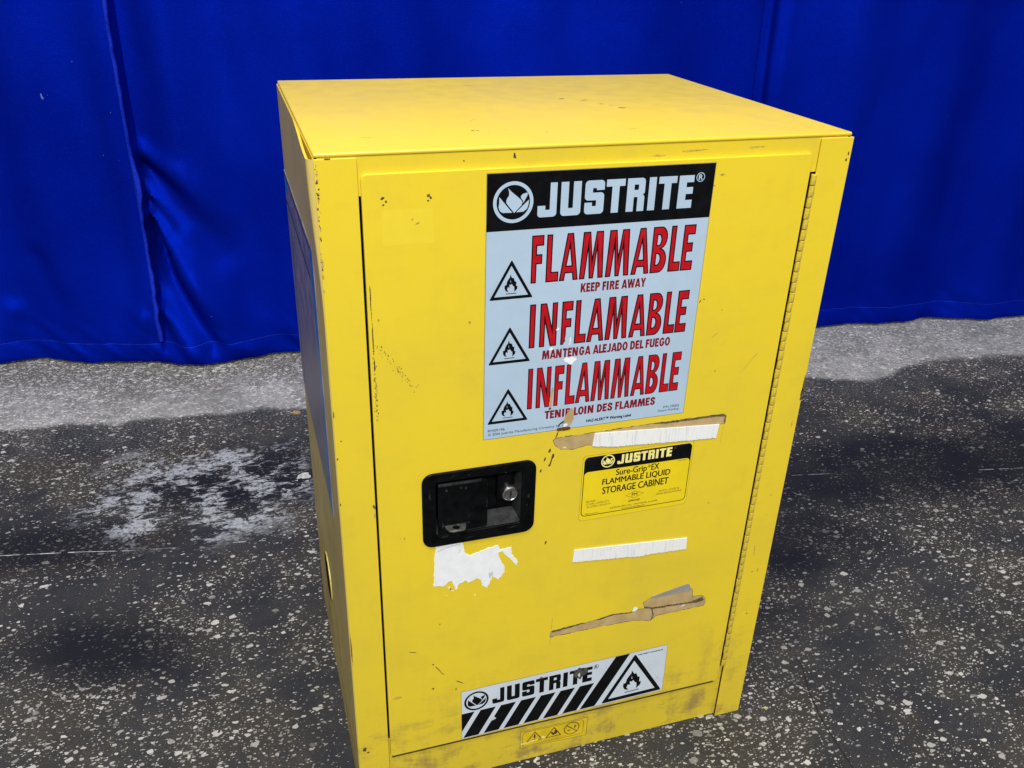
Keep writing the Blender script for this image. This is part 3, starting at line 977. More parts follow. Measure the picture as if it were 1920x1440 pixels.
# top rail
mb = MB()
mb.box(0.0045, 0.5845, 0.0030, 0.0052, 0.8465, 0.8846, 'rail', 0.0004, 1)
for k, (x, z, rx, rz, a) in enumerate([(197, 878.5, 1.4, 3.2, 0.3), (145, 876, 0.8, 0.8, 0), (354, 872.5, 8, 0.8, 0), (391, 876, 16, 1.2, 0.03), (470, 877, 8, 1.3, 0.05)]):
    vs, fs = fill2d([[blob(x, z, rx, rz, a, 90 + k)]])
    mb.add([(u * MM, 0.0029, v * MM) for u, v, w in vs], fs, 'chip' if k < 2 else 'scuff')
mb.build("top_rail", cab)

# stiles
mb = MB()
mb.box(0.0012, 0.0410, 0.0000, 0.0016, 0.0, 0.884, 'yellow', 0.0006, 2)
rn = random.Random(5)
for k in range(46):
    z = 884 - 130 * rn.random() ** 1.3 - 6
    vs, fs = fill2d([[blob(1.9 + 3.0 * rn.random() * (z - 740) / 140, z, rn.uniform(0.3, 1.0), rn.uniform(0.6, 2.4), rn.uniform(-0.3, 0.5), 200 + k, 9)]])
    mb.add([(u * MM, -0.00012 - k * 1e-6, v * MM) for u, v, w in vs], fs, rn.choice(('chip', 'scuff', 'tan', 'chip')))
for k, (x, z, rx, rz, a, mt) in enumerate([(1.9, 282, 0.7, 24, 0, 'chip'), (39.4, 490, 1.2, 3.2, 0.3, 'tan_dark'), (39.6, 478, 1.1, 4.0, 0, 'tan'), (9.3, 104, 2.6, 3.4, 0, 'chip'), (13.5, 97, 2.2, 1.4, 0, 'chip'),
                                           (14, 884.0, 3.2, 0.6, 0, 'chip'), (2.2, 500, .6, 2, 0, 'chip'), (2.6, 560, .8, 1.5, 0, 'chip'), (8, 582, .8, .8, 0, 'chip'), (2.2, 615, .6, 4, 0, 'chip')]):
    vs, fs = fill2d([[jag(blob(x, z, rx, rz, a, 300 + k, 16, 0.3), 0.25, 1.0, k)]])
    mb.add([(u * MM, -0.00025, v * MM) for u, v, w in vs], fs, mt)
mb.build("stile", cab)
mb = MB()
mb.box(0.5488, 0.5902, 0.0000, 0.0016, 0.0, 0.884, 'yellow', 0.0006, 2)
for k, (x, z, rx, rz, a, mt) in enumerate([(586.5, 866, 0.9, 2.0, 0, 'chip'), (585, 859, 1.2, 1.6, 0, 'chip'), (588.6, 562, 1.3, 9, 0, 'tan_dark'), (589.0, 575, 0.8, 12, 0, 'chip'), (571, 203, 1.2, 1.6, 0.5, 'chip'),
                                           (575, 281, 1.0, 4, 0.1, 'scuff'), (566, 281, 1.0, 1.0, 0.1, 'chip'), (563, 320, 1.0, 9, 0.1, 'scuff'), (583, 520, 0.8, 5, 0, 'scuff')]):
    vs, fs = fill2d([[jag(blob(x, z, rx, rz, a, 400 + k, 16, 0.35), 0.25, 1.0, k)]])
    mb.add([(u * MM, -0.00015, v * MM) for u, v, w in vs], fs, mt)
mb.build("stile", cab)

# bottom rail
mb = MB()
mb.box(0.0415, 0.5507, 0.0060, 0.0078, 0.0, 0.1070, 'rail', 0.0006, 2)
mb.box(0.5480, 0.5580, 0.0085, 0.0110, 0.0, 0.1070, 'black_gap')
mb.box(0.0460, 0.5380, 0.0054, 0.0059, 0.0698, 0.1000, 'door_shade')  # added dark strip paints the shade below the door edge
brail = mb.build("bottom_rail", cab)

# ------------------------------------------------ door
mb = MB()
door_outline = rounded([(43.6, 79.6, 4), (540.6, 79.6, 4), (540.6, 868.2, 5), (43.6, 868.2, 6)])
hole = rrect(106, 432, 220, 517, 3)
vs, fs = fill2d([[door_outline, hole]], 0, 5.6, 0.9)
mb.add([(u * MM, (-w + 2.8 - 0.6) * MM, v * MM) for u, v, w in vs], fs, 'yellow')
DY = -0.6   # front plane of the door in mm
dp = Print(DY)
dp.mb = mb
dp.poly([[[(62.1, 796.8), (113.8, 797.2), (112.2, 832.4), (62.1, 832.8)]]], 'ghost', 0.5)
k = 0
for x, z, rx, rz, a, mt in [(63.5, 844.5, 2.0, 1.4, 0.4, 'chip'), (66.8, 841, 1.0, 1.4, 0, 'chip'), (64, 838, 1.3, 0.9, 0.8, 'chip'), (108.5, 845, 1.5, 1.5, 0, 'chip'), (110.5, 843, 1.1, 1.7, 0.5, 'chip'), (108, 840, 0.9, 1.0, 0, 'chip'),
                            (92, 822, 1.0, 1.2, 0, 'scuff'), (97, 818, 2.4, 1.1, 0.4, 'scuff'), (47.2, 742, 0.5, 20, 0, 'chip'), (47.6, 700, 0.5, 18, 0, 'chip'), (48.0, 668, 0.9, 8, 0, 'chip'), (48.4, 640, 0.9, 12, 0, 'scuff'),
                            (104, 231, 1.6, 0.9, -0.6, 'chip'), (110, 222, 6, 0.7, -0.95, 'chip'), (115, 213.5, 6, 0.5, -0.95, 'chip'), (139, 190.5, 7, 0.6, -0.65, 'chip'), (103, 188.3, 1.6, 1.4, 0, 'chip'), (78, 259, 4, 0.6, -0.3, 'chip'),
                            (424, 705, 2.4, 0.6, 1.0, 'chip'), (428.5, 707, 1.0, 0.7, 0, 'chip'), (450, 660, 4, 0.5, 0.6, 'scuff'), (505, 620, 16, 0.6, 0.9, 'scuff'), (430, 850, 3, 1.2, 0, 'scuff'), (56, 186, 7, 2.2, 0.1, 'scuff'),
                            (300, 860, 20, 0.7, 0.0, 'scuff'), (420, 838, 3, 1.4, 0.3, 'scuff')]:
    k += 1
    dp.poly([[jag(blob(x, z, rx, rz, a, 500 + k, 14, 0.35), 0.2, 1.0, k)]], mt, 1 + k * 0.004)
rn = random.Random(9)
for j in range(70):   # dotted diagonal scuff
    t = rn.random()
    x, z = 53 + 36 * t + rn.gauss(0, 2.2), 690 - 55 * t + rn.gauss(0, 2.2)
    dp.poly([[blob(x, z, rn.uniform(0.25, 0.6), rn.uniform(0.3, 0.9), 0, 700 + j, 7)]], 'chip', 1 + j * 0.004)
for j in range(60):
    x, z = 47.8 + rn.gauss(0, 0.8), 690 - 90 * rn.random()
    dp.poly([[blob(x, z, rn.uniform(0.2, 0.5), rn.uniform(0.4, 1.4), 0, 800 + j, 7)]], 'chip', 1 + j * 0.004)
for j, (x, z, rx, rz, a) in enumerate([(249, 532, 1.5, 3.0, -0.3), (243.5, 521, 1.1, 2.8, -0.2), (253.5, 524, 1.6, 3.6, -0.25), (251.5, 516.5, 1.0, 5.0, -0.2), (249.8, 511.5, 1.5, 1.7, 0), (239.1, 505.6, 1.0, 2.4, -0.1), (250.3, 397, 1.2, 2.8, -0.2), (257, 552, 0.8, 5, -0.3)]):
    dp.poly([[blob(x, z, rx, rz, a, 850 + j, 14, 0.25)]], 'rust', 1.4)
# cut line of a knife along the old tape
dp.poly([[[(264.4, 222), (265.0, 222), (266.3, 270), (265.5, 270)]]], 'scuff', 1.2)
dp.poly([[[(479.6, 508), (480.1, 508), (481.2, 536), (480.6, 536)]]], 'scuff', 1.2)
door = mb.build("door", cab)

# ------------------------------------------------ warning label on the door
p = Print(DY, 167.5, 559.5)
LW, LH = 253.2, 303.6
p.slab([[[(-0.5, -0.5), (LW + 0.5, -0.5), (LW + 0.5, LH + 0.5), (-0.5, LH + 0.5)]]], 'l_edge', 0.16)
p.poly([[[(0.1, 0.1), (LW - 0.1, 0.1), (LW - 0.1, LH - 0.1), (0.1, LH - 0.1)]]], 'l_white', 2)
p.poly([[[(0.1, 244.6), (LW - 0.1, 244.6), (LW - 0.1, LH - 0.1), (0.1, LH - 0.1)]]], 'l_black', 3)
emblem(p, 27.8, 273.8, 21.3, 'l_white', 4)
block_word(p, 53.8, 256.5, 175.5, 35.3, 'l_white', 4)
registered(p, 236.6, 289.2, 5.0, 'l_white', 4)
cond_word(p, "FLAMMABLE", 49.3, 185.0, 239.2, 237.6)
cond_word(p, "INFLAMABLE", 50.0, 109.3, 241.2, 161.0)
cond_word(p, "INFLAMMABLE", 50.8, 32.5, 241.2, 84.0)
for t, b_ in (("KEEP FIRE AWAY", (107.3, 170.0, 184.5, 180.2)), ("MANTENGA ALEJADO DEL FUEGO", (66.3, 93.9, 223.4, 104.5)), ("TENIR LOIN DES FLAMMES", (73.0, 16.8, 213.0, 27.2))):
    cond_word(p, t, *b_, small=True)
p.text("HAZ-ALERT\u2122 Warning Label", 125.5, 3.9, 182.8, 8.8, 'l_black', 3, 0.4)
p.text("RM09196", 5.0, 8.9, 25.0, 12.4, 'l_black', 3)
p.text("\u00a9 2006 Justrite Manufacturing Company, L.L.C.", 5.2, 3.0, 99.0, 7.4, 'l_black', 3)
p.text("P/N 29002", 225, 9.7, 246.4, 13.0, 'l_black', 3)
p.text("Patent Pending", 218.6, 4.6, 246.2, 8.4, 'l_black', 3)
for zb in (169.6, 93.9, 19.1):
    warning_triangle(p, 4.0, zb, 48.6, 43.6, 'l_black', 3)
# damage to the label
p.poly([[jag([(93.2, 121.5), (96, 123), (99.5, 121.0), (101.2, 114), (100.9, 109.9), (102.9, 105.2), (96, 104.2), (88.9, 105.9), (89.8, 109.0), (92.6, 114.9)], 0.6, 1.5, 21)]], 'l_white', 5)
p.poly([[jag([(97.8, 116), (98.9, 118), (99.6, 113), (98.5, 108.5), (97.0, 109), (98.1, 112)], 0.3, 1, 25)]], 'paper', 6)
p.poly([[jag([(92.0, 90.3), (94.2, 92.6), (101.1, 93.4), (106.4, 92.2), (108.6, 89.7), (105.0, 87.0), (103.5, 83.9), (99.4, 84.2), (95.8, 87.0)], 0.9, 1.6, 22)]], 'paper', 5)
p.poly([[jag([(74.2, 103.5), (75.7, 107.4), (79.7, 107.0), (77.6, 104.3)], 0.4, 1.2, 23)]], 'paper', 5)
p.poly([[jag([(81.0, 128), (83.4, 131), (85.2, 130), (84, 127.4)], 0.4, 1.2, 26)]], 'paper', 5)
p.poly([[jag([(80.8, 57.9), (82.0, 55.5), (81.4, 46.4), (81.3, 34.1), (79.6, 32.0), (77.7, 33.0), (78.5, 46.0), (79.5, 54.3)], 0.3, 1.5, 24)]], 'tan', 5)
p.poly([[jag([(77.8, 31.4), (80.4, 31.1), (80.1, 28.8), (78.0, 28.3), (77.3, 30.0)], 0.2, 1, 24)]], 'rust', 5)
p.poly([[jag([(104.4, 26.2), (107.3, 26.6), (108.8, 20.8), (109.3, 12.0), (105.7, 4.6), (101.3, 2.8), (98.9, 6.4), (97.1, 12.2), (99.6, 19.0)], 0.4, 1.5, 27)]], 'tan', 5)
p.poly([[jag([(97.0, 11.5), (92.5, 8.8), (89.2, 5.2), (90.4, 4.6), (93.5, 7.6), (97.5, 9.6)], 0.2, 1, 28)]], 'l_black', 6)
p.poly([[jag([(96, 5), (99, 7.5), (102.5, 6.5), (100.5, 3.6), (97.5, 3.0)], 0.3, 1, 29)]], 'paper', 6)
p.poly([[jag([(88.5, 0.2), (89.5, 2.6), (98.4, 3.0), (104.3, 2.6), (106.4, 0.3), (105.3, -1.6), (91.2, -1.9)], 0.4, 1.5, 30)]], 'rust', 6)
lab = p.mb.build("warning_label", door)
lab["label"] = "large white warning sticker with black header and red lettering"

# ------------------------------------------------ yellow identification label
p = Print(DY, 0, 0)
p.slab([[rrect(292.8, 420.8, 442.6, 516.8, 5)]], 'l_edge', 0.12)
p.poly([[rrect(293.2, 421.2, 442.2, 516.4, 5)]], 'l_yellow', 1.6)
out = rounded([(295.0, 427.6, 6), (440.0, 427.4, 6), (440.3, 513.6, 6), (295.0, 514.6, 6)])
inn = rounded([(295.9, 428.5, 5.4), (439.2, 428.3, 5.4), (439.4, 491.8, 5.4), (295.9, 493.4, 5.4)])
p.poly([[out, inn]], 'l_black', 3)
emblem(p, 326.0, 505.2, 9.0, 'l_cream', 4)
block_word(p, 338.6, 498.6, 73.8, 13.2, 'l_cream', 4)
registered(p, 416.4, 510.0, 1.6, 'l_brown', 4)
p.text("Sure-Grip", 338.4, 479.5, 380.0, 491.2, 'l_black', 3, 0.4)
registered(p, 383.4, 488.6, 2.0, 'l_black', 3)
p.text("EX", 386.4, 482.3, 396.8, 491.0, 'l_black', 3, 0.4)
p.text("FLAMMABLE LIQUID", 321.0, 469.6, 413.6, 479.6, 'l_black', 3, 0.5)
p.text("STORAGE CABINET", 322.0, 457.4, 412.4, 467.4, 'l_black', 3, 0.5)
dia = [(354.3, 449.0), (367.1, 454.4), (379.8, 449.0), (367.3, 443.2)]
p.poly([[dia, [(367.2 + (a - 367.2) * 0.93, 449 + (b - 449) * 0.90) for a, b in dia]]], 'l_brown', 3)
p.text("FM", 363.2, 446.4, 370.8, 451.6, 'l_black', 3, 0.05)
p.text("APPROVED", 359.0, 438.6, 375.2, 441.6, 'l_brown', 3, 0.2)
for t, b_ in (("891200", (301.3, 447.9, 313.6, 450.4)), ("12 GAL. CAPACITY", (301.7, 443.9, 332.6, 446.7)), ("45 LITER CAPACITY", (302.0, 439.7, 335.0, 442.4)), ("Made in U.S.A.", (301.1, 429.4, 318.6, 431.8)),
              ("JUSTRITE MFG. CO. \u2022 MATTOON, IL 61938", (334.4, 432.2, 399.8, 435.0)), ("www.justritemfg.com", (350.5, 428.8, 383.1, 431.4)), ("N.F.P.A. CODE 30", (401.0, 446.6, 429.8, 449.3)),
              ("OSHA REGULATIONS", (397.4, 442.4, 433.4, 445.2)), ("R891200", (422.6, 488.9, 434.6, 490.5))):
    p.text(t, *b_, 'l_brown', 3, 0.10 if 'J' in t or 'www' in t else 0.0)
lab = p.mb.build("identification_label", door)
lab["label"] = "yellow capacity sticker with black header"

# ------------------------------------------------ black and white strip label low on the door
p = Print(DY, 142.6, 81.9, 0.0148)
SW, SH = 304.8, 89.0
p.slab([[[(-0.4, -0.4), (SW + 0.4, -0.4), (SW + 0.4, SH + 0.4), (-0.4, SH + 0.4)]]], 'l_edge', 0.16)
p.poly([[[(0.1, 0.1), (SW - 0.1, 0.1), (SW - 0.1, SH - 0.1), (0.1, SH - 0.1)]]], 'l_white2', 2)
emblem(p, 21.0, 66.8, 17.2, 'l_black', 3)
block_word(p, 43.4, 53.6, 146.4, 27.4, 'l_black', 3)
registered(p, 195.2, 78.6, 3.8, 'l_black', 3)
zt, zb = 47.6, 1.2
p.poly([[[(0.1, zt), (18.4, zt), (0.1, 14.0)]]], 'l_black', 3)
for i in range(6):
    t0 = 26.9 + 29.1 * i
    b0 = 1.8 + 29.1 * i
    p.poly([[[(t0, zt), (t0 + 21.6, zt), (b0 + 21.6, zb), (b0, zb)]]], 'l_black', 3)
p.poly([[[(174.2, zb), (197.2, zb), (246.2, SH - 0.2), (224.6, SH - 0.2)]]], 'l_black', 3)
warning_triangle(p, 207.4, 1.8, 95.4, 83.6, 'l_black', 3)
p.text("HAZ-ALERT\u2122 Security Board", 259.6, 80.6, 297.8, 83.4, 'l_black', 3, 0.4)
for q, (x, z) in enumerate(((264.6, 74.6), (267.6, 70.0), (270.4, 64.6))):
    p.text(("Part No. 298", "Patent 562", "Pend. 2006")[q], x, z, x + 11.6, z + 1.7, 'paper_shade', 3)
p.poly([[[(274.5, 57.0), (275.6, 57.0), (292.6, 32.6), (291.6, 32.4)]]], 'paper_shade', 3)
p.poly([[jag([(291.0, 33.0), (294.4, 32.6), (296.0, 26.0), (294.6, 24.5), (293.4, 28.4), (291.4, 26.0)], 0.5, 1.4, 61)]], 'paper_shade', 4)
# scuffed grey smear and rubbed spots
M['smear'] = plain("grey_smear", (0.055, 0.05, 0.045), 0.6, var=0.7, scale=260)
p.poly([[jag([(162.0, 79.5), (168.0, 83.4), (174.8, 82.8), (181.0, 80.0), (184.4, 76.0), (181.0, 71.0), (176.6, 67.6), (172.2, 61.0), (168.8, 64.4), (164.5, 66.0), (161.4, 72.0)], 1.2, 1.8, 62)]], 'smear', 4)
p.poly([[blob(169.5, 70.5, 2.0, 3.6, 0, 63, 12, 0.4)]], 'paper_shade', 5)
p.poly([[blob(113.5, 81.5, 2.0, 1.9, 0, 64)]], 'smear', 4)
p.poly([[blob(45.2, 25.0, 3.6, 2.6, 0.5, 65)]], 'paper_shade', 4)
p.poly([[blob(151, 34.6, 1.4, 1.0, 0.5, 66)]], 'smear', 4)
lab = p.mb.build("hazard_strip_label", door)
lab["label"] = "black and white sticker with diagonal stripes and flame triangle"

# ------------------------------------------------ peeled tape, adhesive and torn paper
for lbl, outline, extra in (
        ("upper strip of tan adhesive", [(252.9, 546.0), (256.5, 548.0), (302.1, 548.5), (377.6, 549.6), (478.1, 549.2), (482.7, 546), (482.2, 535.2), (306.3, 530.1), (294.6, 532.7), (280.6, 529.5), (263.5, 531.4), (256.2, 537.9)], None),
        ("lower strip of tan adhesive with torn grey backing", [(265.2, 246.0), (264.2, 236.6), (327.1, 237.4), (386.8, 235.9), (404, 231.0), (413.4, 229.3), (420.3, 235.8), (495.1, 236.8), (496.4, 241), (495.2, 248.8), (490.9, 255.1), (482, 257), (474.7, 256.9), (472.0, 272.0), (461.3, 272.5), (427.0, 270.9), (410.4, 270.4),
                                                                (398.8, 264.1), (401.3, 256.6), (413.9, 251.8), (392.5, 254.3), (379.3, 251.3), (355.2, 254.5), (329.1, 250.3), (305.9, 248.1), (274.4, 245.4)], 1)):
    p = Print(DY)
    j = jag(outline, 0.55, 3.0, 71)
    p.poly([[j]], 'tan_dark', 0.6, 0.55)
    p.poly([[jag(outline, 0.5, 3.0, 72)]], 'tan', 1.4, -0.15)
    if extra:
        fvs, ffs = fill2d([[jag([(409.8, 274.4), (461.3, 288.0), (471.2, 271.6), (427.0, 269.7), (410.4, 268.9)], 0.4, 3, 73)]], 0, 0.35)
        p.put(([(u, v, w + 0.5 + max(0, (v - 268.5)) * 0.26) for u, v, w in fvs], ffs), 'foil', 0)
        fvs, ffs = fill2d([[jag([(404, 258), (470, 259.5), (470.5, 270.8), (427.0, 269.7), (410.4, 268.9), (401, 264)], 0.5, 3, 82)]], 0, 0.5)
        p.put(([(u, v, w + 0.4) for u, v, w in fvs], ffs), 'tan', 0)
        p.poly([[jag([(266, 247.4), (275, 248), (306, 250.6), (312, 250.4), (300, 247.6), (275, 244.6), (266.5, 244.0)], 0.6, 2, 74)]], 'tan_dark', 2.6)
        p.poly([[jag([(327, 250.8), (340, 253), (355.2, 254.8), (379, 252), (392, 254.8), (392, 253.6), (379, 250.2), (355, 253), (335, 249.6)], 0.4, 2, 75)]], 'tan_dark', 2.6)
        p.poly([[jag([(400, 257.4), (414, 253.2), (440, 251.6), (466, 249.6), (480, 250.6), (490, 254), (493.6, 248), (486, 245.6), (470, 246.8), (440, 248.8), (414, 249.8), (401, 255.4)], 0.8, 2, 76)]], 'tan_dark', 7.6)
        p.poly([[jag([(412.0, 251.0), (413.6, 251.2), (417.2, 238), (413.8, 229.6), (412.6, 230), (415.2, 238)], 0.2, 2, 77)]], 'tan_dark', 2.6)
        p.poly([[jag([(383, 252.5), (385, 259.0), (389.6, 259.6), (391.6, 254.6), (388, 252.4)], 0.6, 1.5, 78)]], 'paper', 3)
        p.poly([[jag([(455, 243.2), (462, 245.5), (466, 246), (462, 243)], 0.6, 1.5, 79)]], 'paper', 3)
    else:
        p.poly([[jag([(378, 549.4), (478, 549.2), (482.2, 546), (482.2, 536), (480.6, 536), (480.8, 545.4), (470, 546.8), (400, 546.8)], 0.4, 2, 80)]], 'tan_dark', 2.0)
        p.poly([[jag([(264, 534), (270, 532.2), (269, 534.8)], 0.5, 1.5, 81)]], 'l_cream', 2.2)
    o = p.mb.build("adhesive_residue", door)
    o["label"] = lbl

for lbl, q, seed in (("upper ribbed white tape overlapping the tan adhesive", [(304.9, 548.2), (474.0, 535.7), (472.1, 516.2), (440, 517.8), (365.5, 523.0), (330, 525.4), (309.3, 528.8), (303.1, 530.4)], 91),
                     ("lower ribbed white tape", [(289.5, 377.9), (370, 371.4), (451.6, 364.6), (452.4, 345.6), (399.5, 348.5), (383, 347.6), (362.3, 350.9), (288.4, 358.6)], 92)):
    p = Print(DY - 0.35)
    rn = random.Random(seed)
    # frayed lower edge
    top = [c for c in q]
    a = []
    for i in range(len(top)):
        A, B = Vector(top[i]), Vector(top[(i + 1) % len(top)])
        low_edge = A.x > B.x + 2 and i > 0
        n = max(1, int((B - A).length / (0.9 if low_edge else 6)))
        for k in range(n):
            t = A.lerp(B, k / n)
            a.append((t.x, t.y + (rn.uniform(-0.9, 0.7) if low_edge and k else 0)))
    p.slab([[a]], 'tape', 1.3, 0.3)
    o = p.mb.build("adhesive_tape", door)
    o["label"] = lbl

p = Print(DY)
paper = [(109.8, 421.6), (106.7, 359.8), (119.9, 357.7), (125.6, 363.4), (129.8, 363.3), (134.7, 348.1), (138.3, 356.1), (146.8, 361.2), (151.1, 355.8), (161.1, 360.6), (166.8, 356.7), (168.4, 347.5), (175.0, 342.4), (179.9, 353.7), (181.2, 360.5),
         (189.4, 352.5), (197.2, 362.3), (196.2, 373.0), (190.9, 382.9), (187.8, 394.7), (193.5, 396.1), (198.7, 388.1), (202.5, 383.9), (213.1, 369.4), (213.6, 376.3), (205.2, 388.5), (204.9, 399.7), (190.6, 398.4), (187.6, 405.9), (177.6, 404.5),
         (152.3, 397.9), (145.3, 402.8), (143.9, 411.5), (141.8, 421.0)]
p.poly([[jag(paper, 0.9, 2.2, 95)]], 'l_cream', 1.0, 0.5)
p.slab([[jag(paper, 0.9, 2.2, 95)]], 'paper', 0.6)
for k, b_ in enumerate(((126.8, 352.4, 1.6, 4.2, 0.6), (131.0, 347.4, 1.2, 1.6, 0), (159.1, 334.3, 1.3, 1.7, 0.4), (122.6, 341.6, 1.1, 0.9, 0.3), (128.5, 349.4, 1.3, 2.8, 0.5))):
    p.poly([[blob(*b_, 96 + k, 10, 0.4)]], 'l_cream', 2.0)
p.poly([[jag([(112, 411), (122, 414.5), (135, 417), (141, 416.6), (139, 418.5), (124, 417), (112.5, 413)], 0.5, 1.6, 97)]], 'paper_shade', 5.4)
p.poly([[jag([(178, 357), (182, 361), (181.5, 367), (176, 366)], 0.9, 1.6, 98)]], 'paper_shade', 5.4)
p.poly([[jag([(137, 404), (139, 409), (141, 412), (139.4, 406)], 0.3, 1.6, 99)]], 'paper_shade', 5.4)
o = p.mb.build("torn_paper", door)
o["label"] = "torn white paper remnant below the black latch"

# ------------------------------------------------ latch
lat = MB()
ring_o = rrect(94.2, 421.6, 232.6, 524.4, 13)
ring_i = rrect(110.5, 437.5, 215.0, 512.0, 3)
vs, fs = fill2d([[ring_o, ring_i]], 0, 3.6, 1.3)
lat.add([(u * MM, (DY - w - 1.75) * MM, v * MM) for u, v, w in vs], fs, 'black')


def loop_quads(mb, a, b, mat):
    n = len(a)
    mb.add(list(a) + list(b), [(i, (i + 1) % n, n + (i + 1) % n, n + i) for i in range(n)], mat)


y0, y1 = -0.0022, 0.016
A = [(0.1100, y0, 0.4370), (0.2155, y0, 0.4370), (0.2155, y0, 0.5125), (0.1100, y0, 0.5125)]
B = [(0.1120, y1, 0.4490), (0.2100, y1, 0.4490), (0.2100, y1, 0.5110), (0.1120, y1, 0.5110)]
lat.add([A[0], A[1], B[1], B[0]], [(0, 1, 2, 3)], 'black_worn_lit')  # lighter black paints light on the bottom and right slopes
lat.add([A[1], A[2], B[2], B[1]], [(0, 1, 2, 3)], 'black_worn_lit')
lat.add([A[2], A[3], B[3], B[2]], [(0, 1, 2, 3)], 'black')
lat.add([A[3], A[0], B[0], B[3]], [(0, 1, 2, 3)], 'black')
lat.add(B, [(0, 1, 2, 3)], 'black')
# block that carries the lock
lat.box(0.188, 0.2095, 0.0085, 0.0162, 0.466, 0.5085, 'black', 0.0015, 2)
# scratches on the bezel
for k, (x, z, rx, rz, a) in enumerate([(131, 518, 3, 0.7, 0.2), (150, 517, 2, 0.8, 0.5), (224, 475, 1.2, 3, 0), (150, 428, 6, 0.6, 0.1), (120, 434.5, 4, 1, 0.1), (222, 462, 1.6, 1.2, 0), (205, 433, 6, 0.7, 0.05), (103, 495, 0.8, 5, 0)]):
    vs, fs = fill2d([[jag(blob(x, z, rx, rz, a, 600 + k), 0.3, 0.8, k)]])
    lat.add([(u * MM, (DY - 3.6) * MM, v * MM) for u, v, w in vs], fs, 'black_worn_lit')
latch = lat.build("latch", cab, smooth=True)
latch["label"] = "black recessed paddle latch"

mb = MB()
pad = rounded([(112.2, 439.6, 1), (172.6, 440.6, 4), (172.8, 506.0, 4), (165.4, 509.6, 0.6), (112.6, 509.8, 1)])
vs, fs = fill2d([[pad]], 0, 2.6, 0.7)
mb.add([(u * MM, (DY - w - 2.2) * MM, v * MM) for u, v, w in vs], fs, 'black')
mb.box(0.1132, 0.1642, (DY - 5.2) * MM, (DY - 2.4) * MM, 0.5066, 0.5094, 'black_worn_lit', 0.0006, 2)
mb.box(0.1145, 0.1700, (DY - 0.8) * MM, 0.016, 0.4425, 0.5050, 'black')
for k, (x, z, rx, rz, a) in enumerate([(121, 506.5, 1, 2, 0), (123, 500, 1.5, 2, 0), (140, 501, 1.0, 1.6, 0), (146, 500, 1.4, 1.8, 0), (172, 477, 0.6, 3, 0), (171.8, 470, 0.6, 2, 0), (150, 460, 4, 0.4, 1), (118, 452, 0.4, 5, 0)]):
    vs, fs = fill2d([[jag(blob(x, z, rx, rz, a, 640 + k), 0.3, 0.8, k)]])
    mb.add([(u * MM, (DY - 3.55) * MM, v * MM) for u, v, w in vs], fs, 'black_worn_lit')
mb.build("paddle", latch, smooth=True)

# padlock eye, a flat tab standing out of the paddle
mb = MB()
tab = rounded([(-12.5, 4, 0.5), (12.5, 4, 0.5), (12.5, -2, 0.5), (9.5, -11, 6.5), (-9.5, -11, 6.5), (-12.5, -2, 0.5)])
vs, fs = fill2d([[tab, circle(0, -3.2, 4.6, 24)]], 0, 2.6, 0.6)
mb.add([((133.2 + u) * MM, (DY - 5.0 + v) * MM, (449.2 + w) * MM) for u, v, w in vs], fs, 'steel')
mb.box(0.117, 0.151, (DY - 4.1) * MM, (DY - 3.0) * MM, 0.4497, 0.4511, 'black_worn_lit')
mb.build("padlock_eye", latch, smooth=True)

# lock cylinder
mb = MB()
seg = 48
prof = [(0.0106, 0.014), (0.0106, 0.0030), (0.0098, 0.0015), (0.0086, 0.0008), (0.0080, 0.0016), (0.0078, 0.0016), (0.0001, 0.0014)]
lc = (0.2030, 0.4765)
for a in range(len(prof) - 1):
    (ra, ya), (rb, yb) = prof[a], prof[a + 1]
    vs = []
    for k in range(seg):
        t = 2 * math.pi * k / seg
        vs.append((lc[0] + ra * math.cos(t), ya + 0.001, lc[1] + ra * math.sin(t)))
    for k in range(seg):
        t = 2 * math.pi * k / seg
        vs.append((lc[0] + rb * math.cos(t), yb + 0.001, lc[1] + rb * math.sin(t)))
    mb.add(vs, [(k, (k + 1) % seg, seg + (k + 1) % seg, seg + k) for k in range(seg)], 'chrome' if a < 4 else 'steel')
vs, fs = fill2d([[rounded([(-1.4, -4, 0.5), (0.9, -4, 0.5), (1.6, 1, 0.5), (2.2, 4, 0.5), (-0.6, 4.4, 0.5)])]])
mb.add([(lc[0] + u * MM, 0.0021, lc[1] + v * MM) for u, v, w in vs], fs, 'keyhole')
mb.build("lock_cylinder", latch, smooth=True)

# ------------------------------------------------ small symbol label on the bottom rail
p = Print(6.0)
p.poly([[jag([(231.0, 26.5), (333.5, 20.8), (334.5, 57.6), (231.0, 58.8)], 0.2, 6, 5)]], 'l_edge', 0.6, 0.5)
p.poly([[[(231.4, 26.9), (333.0, 21.2), (334.0, 57.2), (231.4, 58.4)]]], 'l_faded', 1.2)
ox, oz = 2.2, 0.4
fr = rounded([(234, 28, 4), (328.5, 26.4, 6), (328.5, 55.6, 6), (234, 57.2, 6)])
fr2 = rounded([(234.7, 28.7, 3.6), (327.8, 27.1, 5.4), (327.8, 54.9, 5.4), (234.7, 56.5, 5.4)])
p.poly([[fr, fr2]], 'l_brown', 2)


def tri(a, b, c, k=0.80):
    gx, gz = (a[0] + b[0] + c[0]) / 3, (a[1] + b[1] + c[1]) / 3
    return [[a, b, c], [(gx + (q[0] - gx) * k, gz + (q[1] - gz) * k) for q in (a, b, c)]]


